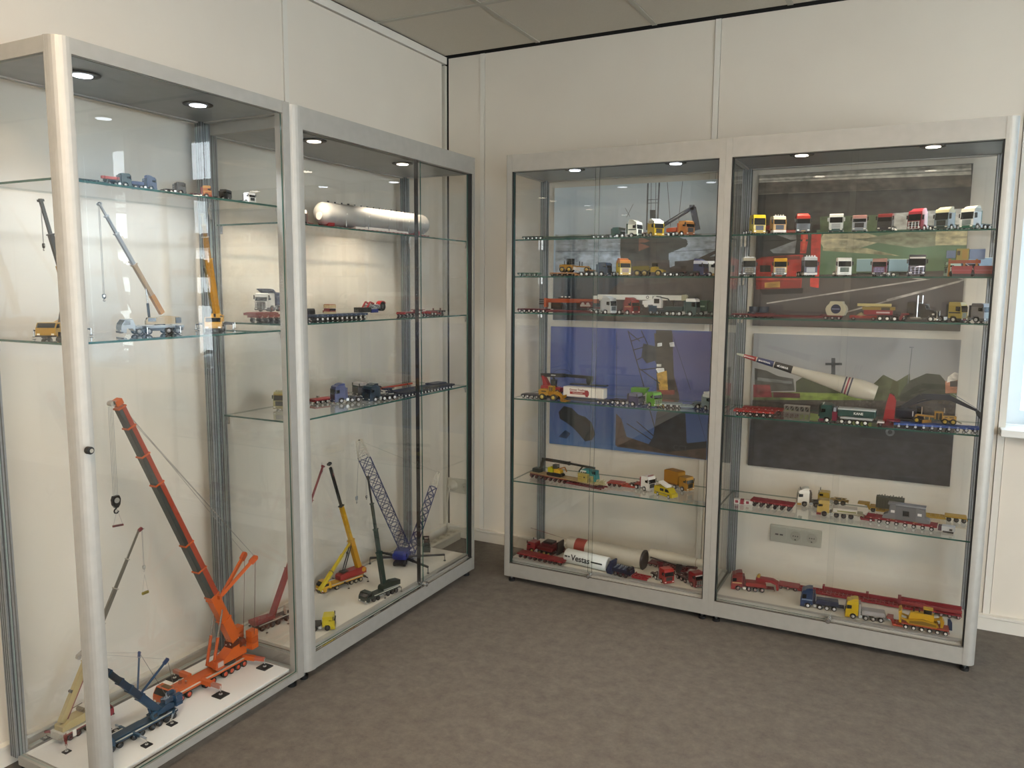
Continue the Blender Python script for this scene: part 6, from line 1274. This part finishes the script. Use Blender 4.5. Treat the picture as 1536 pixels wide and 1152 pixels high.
for sgn, rz in ((1, 180), (-1, 0)):
    box('sign_plate', t, -158, -122, sgn*23.2-.2, sgn*23.2+.2, 33, 53, P('#17302f')); text('KANE', 'lettering', t, (-140, sgn*23.7, 44), (R(90), 0, R(rz)), 13, P('#e8e8e4'), .2)
chassis(t, -205, -8, '#202426'); wheels(t, [-28], 24, 10, 7, '#e4e4e0'); wheels(t, [-82, -110, -138, -166], 25, 10, 11, '#e4e4e0')
lowbed('trailer', 'white and crimson drawbar section right of the ballast truck', (2.205, -.40, H4), 0, '#d2ccc8', n=1, L=80, goose=True, rim='#6c5a5a', gc='#8c1c34', gz=26)
tractor('truck', 'dark green truck with a white pipe beside its cab behind the ballast truck', (1.985, -.30, H4), 180, '#2a3c38', low='#23302e', H=60, ch='#2c3432', n_rear=2, rim='#c9ccc8', tb='#a8adaa')
# rotor blade on a red clamp
r0 = (2.1939, -0.3800, 1.0109); r1 = (1.6625, -0.4000, 1.1411)
t = root('rotor_blade', 'white rotor blade with red, blue and black lettered bands pointing up to the left', 'model load', r0, 0)
q_ = local(t, r1); d = q_; L_ = d.length
dirv = d.normalized(); up = V((0, 0, 1)); sdw = V((0, 1, 0)); upn = sdw.cross(dirv); upn = upn if upn.z > 0 else -upn
prof = [(0, 27, 29, 0), (.03, 29, 33, 0), (.10, 28, 38, -1), (.16, 24, 38, -2), (.24, 18, 32, -2), (.36, 13, 25, -2), (.5, 9, 18, -1), (.66, 6.5, 14, 0), (.82, 5, 11, 1), (.94, 3.5, 7.5, 1), (1, 1.8, 3.5, 1)]
bands = [(0, .17, '#e9e2cf'), (.17, .18, '#30354c'), (.18, .19, '#e9e2cf'), (.19, .20, '#b0304c'), (.20, .21, '#e9e2cf'), (.21, .22, '#30354c'), (.22, .585, '#e9e2cf'), (.585, .715, '#111214'), (.715, .722, '#e9e2cf'), (.722, .845, '#22356c'), (.845, .852, '#e9e2cf'), (.852, .945, '#b4222a'), (.945, 1.0, '#dde0cc')]
def pint(f):
    for a, b in zip(prof, prof[1:]):
        if f <= b[0]+1e-9:
            g = (f-a[0])/(b[0]-a[0]); return [a[i]+(b[i]-a[i])*g for i in (1, 2, 3)]
    return list(prof[-1][1:])
for bi, (f0, f1, c) in enumerate(bands):
    m = MB(); ks = max(1, int((f1-f0)/.03)); rings = []
    for k in range(ks+1):
        f = f0+(f1-f0)*k/ks; ty, tz, off = pint(f)
        rings += [t_ for t_ in [dirv*(L_*f) + sdw*(ty*math.cos(a)) + upn*(tz*math.sin(a)+off) for a in [2*math.pi*i/20 for i in range(20)]]]
    m.add(rings, [(k*20+i, k*20+(i+1) % 20, (k+1)*20+(i+1) % 20, (k+1)*20+i) for k in range(ks) for i in range(20)], P(c, .32), True)
    if f1 == 1.0: m.add(rings[-20:], [list(range(20))], P(c, .32))
    if f0 == 0: m.add(rings[:20], [list(range(20))[::-1]], P(c, .32))
    m.obj('blade_shell' if c == '#e9e2cf' and f1-f0 > .05 else 'blade_band' if f1 < 1 else 'blade_tip', t)
ang = math.atan2(dirv.z, -dirv.x)
for f, s_, sz, n_ in ((.65, 'KAMAR', 12, 1), (.783, 'NATIONAL', 8.5, 1), (.898, 'TRANSPORT', 6.5, 1)):
    ty, tz, off = pint(f); p_ = dirv*(L_*f) - sdw*(ty+.5) + upn*off
    o = text(s_, 'lettering', t, p_, (R(90), 0, 0), sz, P('#e6e6e4'), .2); o.rotation_euler = (R(90), ang, 0)
    sq = MB().box(-2.6, 2.6, -.3, .3, -2.6, 2.6, P('#e6e6e4')); sq = sq.obj('square_mark', t); sq.location = p_ + dirv*(len(s_)*sz*.36); sq.rotation_euler = (0, ang, 0)
t = root('blade_clamp', 'bright red clamp stand holding the root of the rotor blade', 'model load', (2.232, -.375, H4), 0)
hz_ = (r0[2]-H4)*1000
MB().prism([(-10, 0), (0, hz_-40), (4, hz_-20), (10, hz_+2), (26, hz_-4), (34, hz_-24), (30, 0)], -16, 16, P('#b01f26')).box(-26, 28, -20, 20, 0, 8, P('#7a1820')).obj('clamp', t)
t = root('excavator', 'black excavator with an arched boom reaching over the yellow grader', 'model machine', (2.330, -.275, H4), 0)
NV = '#14182a'
for s_ in (-1, 1): MB().prism([(-52, 6), (-44, 0), (36, 0), (44, 6), (44, 14), (36, 20), (-44, 20), (-52, 14)], s_*20-8, s_*20+8, P('#101216')).obj('track', t)
MB().prism([(-64, 22), (-66, 56), (-50, 62), (10, 58), (10, 22)], -26, 26, P(NV)).obj('house', t)
MB().prism([(6, 22), (6, 66), (28, 64), (34, 40), (34, 22)], 4, 26, P(NV)).box(10, 28, 3.4, 4, 36, 60, DGLASS).box(-6, -2, -27, -26, 30, 50, P('#c9ccd4')).obj('operator_cab', t)
a = local(t, (2.2844, -0.2750, 0.9463)); b = local(t, (2.3513, -0.2750, 0.9989)); c = local(t, (2.4492, -0.2750, 1.0006)); e = local(t, (2.5431, -0.2750, 0.9561)); g = local(t, (2.5590, -0.2750, 0.9163))
for p_ in (a, b, c, e, g): p_.y = -6
MB().beam(a, b, 12, 21, P(NV)).beam(b, c, 12, 22, P(NV)).tube(a+V((0, 8, 2)), b.lerp(c, .4)+V((0, 8, -9)), 3, P('#2a2f40'), n=8).obj('boom', t)
MB().beam(c+V((-8, 0, 2)), e, 9, 20, P(NV), 8, 8).tube(c+V((10, 0, 14)), e+V((-6, 0, 10)), 1.3, P('#8a8c90', .3, .5), n=8).beam(e+V((-6, 0, 9)), e+V((-2, 0, 0)), 4, 3, P(NV)).obj('dipper', t)
MB().prism([(e.x-7, e.z-1), (e.x+2, e.z+4), (e.x+10, e.z-3), (g.x+1, g.z), (e.x-3, e.z-14)], -20, 10, P('#171b26')).obj('bucket', t)
t = modular('trailer', 'bright blue low platform trailer under the yellow grader', (2.262, -.405, H4), 5, '#1f4fa8', n=10, pitch=28, zt=20, W=52, rim='#c9ccd2', ribs='#b8c4e0', dark='#1a2440')
t = root('road_grader', 'yellow road grader parked on the blue platform trailer', 'model machine', (2.330, -.385, H4+.0205), 5, 1.05)
MB().box(92, 134, -11, 11, 16, 30, P('#c8962a')).box(96, 106, -11.5, -11, 24, 27, P('#3a3020')).box(112, 126, -11.5, -11, 24, 27, P('#3a3020')).obj('engine_hood', t)
MB().box(66, 90, -12, 12, 18, 40, P('#3c3222', .15)).box(64, 92, -13, 13, 40, 44, P('#d09c2c')).box(65, 68, -12.6, 12.6, 16, 40, P('#c8922a')).box(77, 79, -12.6, 12.6, 16, 40, P('#c8922a')).box(88, 91, -12.6, 12.6, 16, 40, P('#c8922a')).obj('operator_cab', t)
MB().beam((8, 0, 28), (66, 0, 24), 6, 6, P('#c8922a')).beam((8, 0, 28), (4, 0, 12), 6, 6, P('#c8922a')).beam((26, -16, 6), (58, 16, 6), 2.5, 12, P('#b8842a')).beam((34, 0, 24), (34, 0, 10), 3, 3, P('#c9a86a')).beam((50, 0, 24), (50, 0, 10), 3, 3, P('#c9a86a')).obj('frame_and_blade', t)
wheels(t, [8, 98, 124], 15, 10.5, 7, '#d6b23c')
MB().beam((134, 0, 14), (152, 0, 6), 8, 4, P('#9c9278')).obj('ripper', t)
for x in (24, 96): MB().tube((x, 0, 40 if x > 50 else 28), (x, 0, 58), 1.8, P('#c9b8a4'), n=8).obj('exhaust_pipe', t)
# lowest shelf
t = root('spacer_frame', 'small white and crimson spacer frame at the left end of the lowest shelf', 'model load', (1.668, -.345, H5), 5)
MB().box(0, 22, -12, 12, 3, 22, P('#c9c6c0')).box(5, 18, -12.6, 12.6, 7, 18, P('#a02440')).box(26, 40, -12, 12, 3, 22, P('#a5243a')).box(44, 76, -12, 12, 3, 22, P('#c9c6c0')).box(50, 62, -12.6, 12.6, 7, 18, P('#a02440')).box(0, 76, -10, 10, 0, 3, P('#b8b5ae')).box(22, 44, -8, 8, 8, 14, P('#b8b5ae')).obj('frame', t)
modular('trailer', 'plain crimson six-axle platform trailer at the left of the lowest shelf', (1.738, -.325, H5), -4, '#96202e', n=6, pitch=28, zt=29, rim='#3a2a2e', ribs='#c8707c', W=58)
tractor('truck', 'white truck with a yellow bumper behind the cream ballast truck', (1.910, -.235, H5), 192, '#e0ddd2', low='#d09a24', H=70, ch='#4a4238', n_rear=2, rim='#7c766c', lamps='#2a2a28', roof='#e8e6dc', spo='#dedbcf')
t = tractor('truck', 'yellow and black small tractor behind the cream ballast truck', (1.985, -.135, H5), 180, '#c9a62c', low='#3a3020', H=48, ch='#a8882c', n_rear=2, rim='#4a4030', tower=False, L=120)
t = tractor('truck', 'pale yellow and dark red ballast truck on the lowest shelf', (2.002, -.345, H5), 184, '#d6b45c', low='#8c1f28', H=66, ch='#8c8678', n_rear=3, rim='#4a3c3a', roof='#e0c06c', tower=False, fw=False, L=175)
MB().box(-150, -60, -24, 24, 24, 40, P('#b5aea4')).box(-172, -56, -25, 25, 19.5, 24, P('#c9c0a0')).box(-146, -76, -24.6, -24, 26, 31, P('#8a8c3c')).box(-146, -76, 24, 24.6, 26, 31, P('#8a8c3c')).obj('ballast_box', t)
lowbed('trailer', 'dark red drawbar between the ballast truck and the eight-axle trailer', (2.165, -.338, H5), 0, '#8d2530', n=0, L=50, goose=False)
modular('trailer', 'dark red eight-axle platform trailer under the grey casting', (2.188, -.335, H5), -5, '#96242e', n=8, pitch=30.5, zt=24, rim='#d2ccc8', ribs='#d8b8b4', W=56)
t = root('steel_casting', 'big grey bridge-shaped casting with a square hole on the red trailer', 'model load', (2.245, -.342, H5+.0245), -5)
GC_ = '#6b6c6e'
MB().prism([(0, 0), (4, 14), (22, 22), (26, 60), (46, 62), (46, 0)], -20, 20, P('#76777a')).prism([(168, 0), (164, 14), (150, 20), (148, 52), (118, 56), (118, 0)], -20, 20, P('#76777a')).obj('end_shoulder', t)
MB().box(46, 72, -17, 17, 0, 52, P(GC_)).box(94, 118, -17, 17, 0, 52, P(GC_)).box(72, 94, -17, 17, 0, 16, P(GC_)).box(72, 94, -17, 17, 38, 52, P(GC_)).box(72, 94, -4, 17, 16, 38, P('#1a1a1c')).obj('centre_block', t)
MB().box(18, 150, -19, 19, 56.2, 62, P('#83858a')).box(40, 124, -19.4, 19.4, 52, 56, P('#5a5b5e')).obj('top_beam', t)
box('label_plate', t, 30, 44, -20.5, -20, 26, 36, P('#d6d6d4')); box('label_plate', t, 124, 138, -20.5, -20, 26, 36, P('#d6d6d4'))
MB().box(30, 46, -22, 22, -3.0, -.2, P('#d8b85c')).box(110, 126, -22, 22, -3.0, -.2, P('#d8b85c')).obj('wood_packer', t)
lowbed('trailer', 'yellow low trailer behind the grey casting', (2.545, -.178, H5), 180, '#c9a02c', n=3, L=400, goose=True, rim='#4c443c', r=9, pitch=26, zd=20, front_axles=1)
t = root('transformer', 'dark grey transformer with a row of studs on its top', 'model load', (2.215, -.195, H5+.024), -2)
m = MB().box(0, 104, -18, 18, 0, 46, P('#55584f'))
for k in range(10): m.box(4+k*10, 8+k*10, -20, 20, 4, 40, P('#4c4f47'))
m.obj('housing', t)
for k in range(9): MB().tube((10+k*10.5, 0, 46), (10+k*10.5, 0, 52+(k % 3)*2), 2.2, P('#6c6e66'), n=8).obj('stud', t)
t = root('generator_unit', 'small pale grey unit at the right end of the eight-axle trailer', 'model load', (2.452, -.362, H5), -6)
MB().box(0, 44, -15, 15, 8, 26, P('#b5b9bd')).box(26, 36, -15.6, -15, 11, 18, P('#2a2c2e')).box(-12, 0, -14, 14, 6, 24, P('#4a3036')).box(4, 40, -12, 12, 0, 8, P('#3a3a3c')).obj('housing', t)
# base
tractor('truck', 'dark red truck with a cream painted stripe on the cabinet floor by the post', (1.668, -.335, H0), 194, '#8c2020', low='#9c2c28', H=72, ch='#6a1c22', n_rear=3, rim='#a8908c', stripe='#e0c08a', roof='#7c2020', spo='#8a2824', tank='#e4e0da', ballast='#9c2a24', L=178)
t = root('gooseneck', 'red gooseneck linking the striped truck to the long trailer', 'model trailer', (1.765, -.282, H0+.0395), 0); MB().prism([(0, 0), (0, 12), (70, 12), (92, 2), (96, -30), (88, -30), (84, -6), (62, 0)], -16, 16, P('#a32830')).tube((10, -10, 18), (10, 10, 18), 7, P('#c9a24c'), n=14).obj('neck', t)
lowbed('trailer', 'very long red extendable trailer along the back of the cabinet floor', (2.550, -.215, H0), 180, '#a22532', n=4, L=700, goose=False, rim='#c9a8a8', front_axles=3, r=8, pitch=30, W=56)
t = root('girder', 'long thin red beam with lugs lying on the extendable trailer', 'model load', (2.030, -.215, H0+.020), 0)
MB().box(0, 390, -4, 4, 0, 14, P('#962030')).box(300, 520, 12, 20, 2, 20, P('#a0242f')).box(300, 520, -20, -12, 2, 14, P('#a83038')).box(0, 8, -14, 14, 0, 20, P('#8c1c2a')).box(170, 180, -14, 14, 0, 20, P('#8c1c2a')).box(290, 302, -20, 20, 0, 26, P('#8c1c2a')).obj('beam', t)
tractor('truck', 'navy blue truck with white side graphics on the cabinet floor', (1.962, -.385, H0), 187, '#1c3157', low='#1c2c50', H=74, ch='#20243c', n_rear=3, rim='#c4c6cc', roof='#1f3a62', spo='#1e3560', stripe='#9fb4cc', ballast='#232b48', L=165)
tractor('truck', 'yellow truck with a silver chassis in front of the red extendable trailer', (2.135, -.412, H0), 186, '#e6c01c', low='#d8ac18', H=72, ch='#8c8a88', n_rear=3, rim='#9a9896', roof='#e8c62a', ballast='#8f8c8c', L=170, spo='#e4c020')
lowbed('trailer', 'orange-red six-axle low trailer under the yellow bulldozer', (2.500, -.412, H0), 180, '#b8492c', n=6, L=215, goose=True, rim='#dedad6', r=8.5, pitch=27, zd=22, gc='#a83a30', goosel=26)
t = root('bulldozer', 'yellow bulldozer with blades front and rear on the orange-red trailer', 'model machine', (2.478, -.412, H0+.0245), 180, 1.05)
for s_ in (-1, 1): MB().prism([(14, 4), (20, 0), (110, 0), (118, 6), (112, 14), (66, 22), (20, 14)], s_*19-6, s_*19+6, P('#d9a81c')).prism([(20, 3), (110, 3), (108, 11), (66, 17), (22, 11)], s_*19-6.6, s_*19+6.6, P('#8c6a18')).obj('track', t)
MB().prism([(30, 14), (30, 40), (64, 42), (106, 38), (112, 14)], -13, 13, P('#e6b41c')).obj('engine_hood', t)
MB().box(38, 62, -12, 12, 42, 58, P('#26241e', .15)).box(34, 66, -14, 14, 58, 61, P('#e8bc30')).box(60, 64, -13, 13, 40, 58, P('#2a261c')).obj('operator_cab', t)
MB().prism([(134, 0), (138, 16), (134, 38), (138, 46), (146, 40), (143, 16), (142, 0)], -30, 30, P('#e6b41c')).beam((112, -22, 10), (136, -22, 16), 5, 6, P('#d0a01c')).beam((112, 22, 10), (136, 22, 16), 5, 6, P('#d0a01c')).obj('front_blade', t)
MB().prism([(0, 0), (-4, 22), (4, 34), (12, 32), (8, 16), (8, 0)], -14, 14, P('#e0ae1c')).beam((8, 0, 28), (32, 0, 22), 12, 6, P('#d0a01c')).obj('rear_ripper', t)
MB().tube((78, 0, 38), (78, 0, 54), 2, BLACK, n=8).tube((96, -6, 38), (96, -6, 50), 3, P('#3a3020'), n=8).obj('exhaust_pipe', t)
t = root('end_marker', 'small navy blue upright piece behind the bulldozer blade', 'model load', (2.505, -.365, H0), 0); MB().prism([(-8, 0), (-10, 40), (-2, 44), (6, 30), (8, 0)], -6, 6, P('#2c3858')).obj('piece', t)
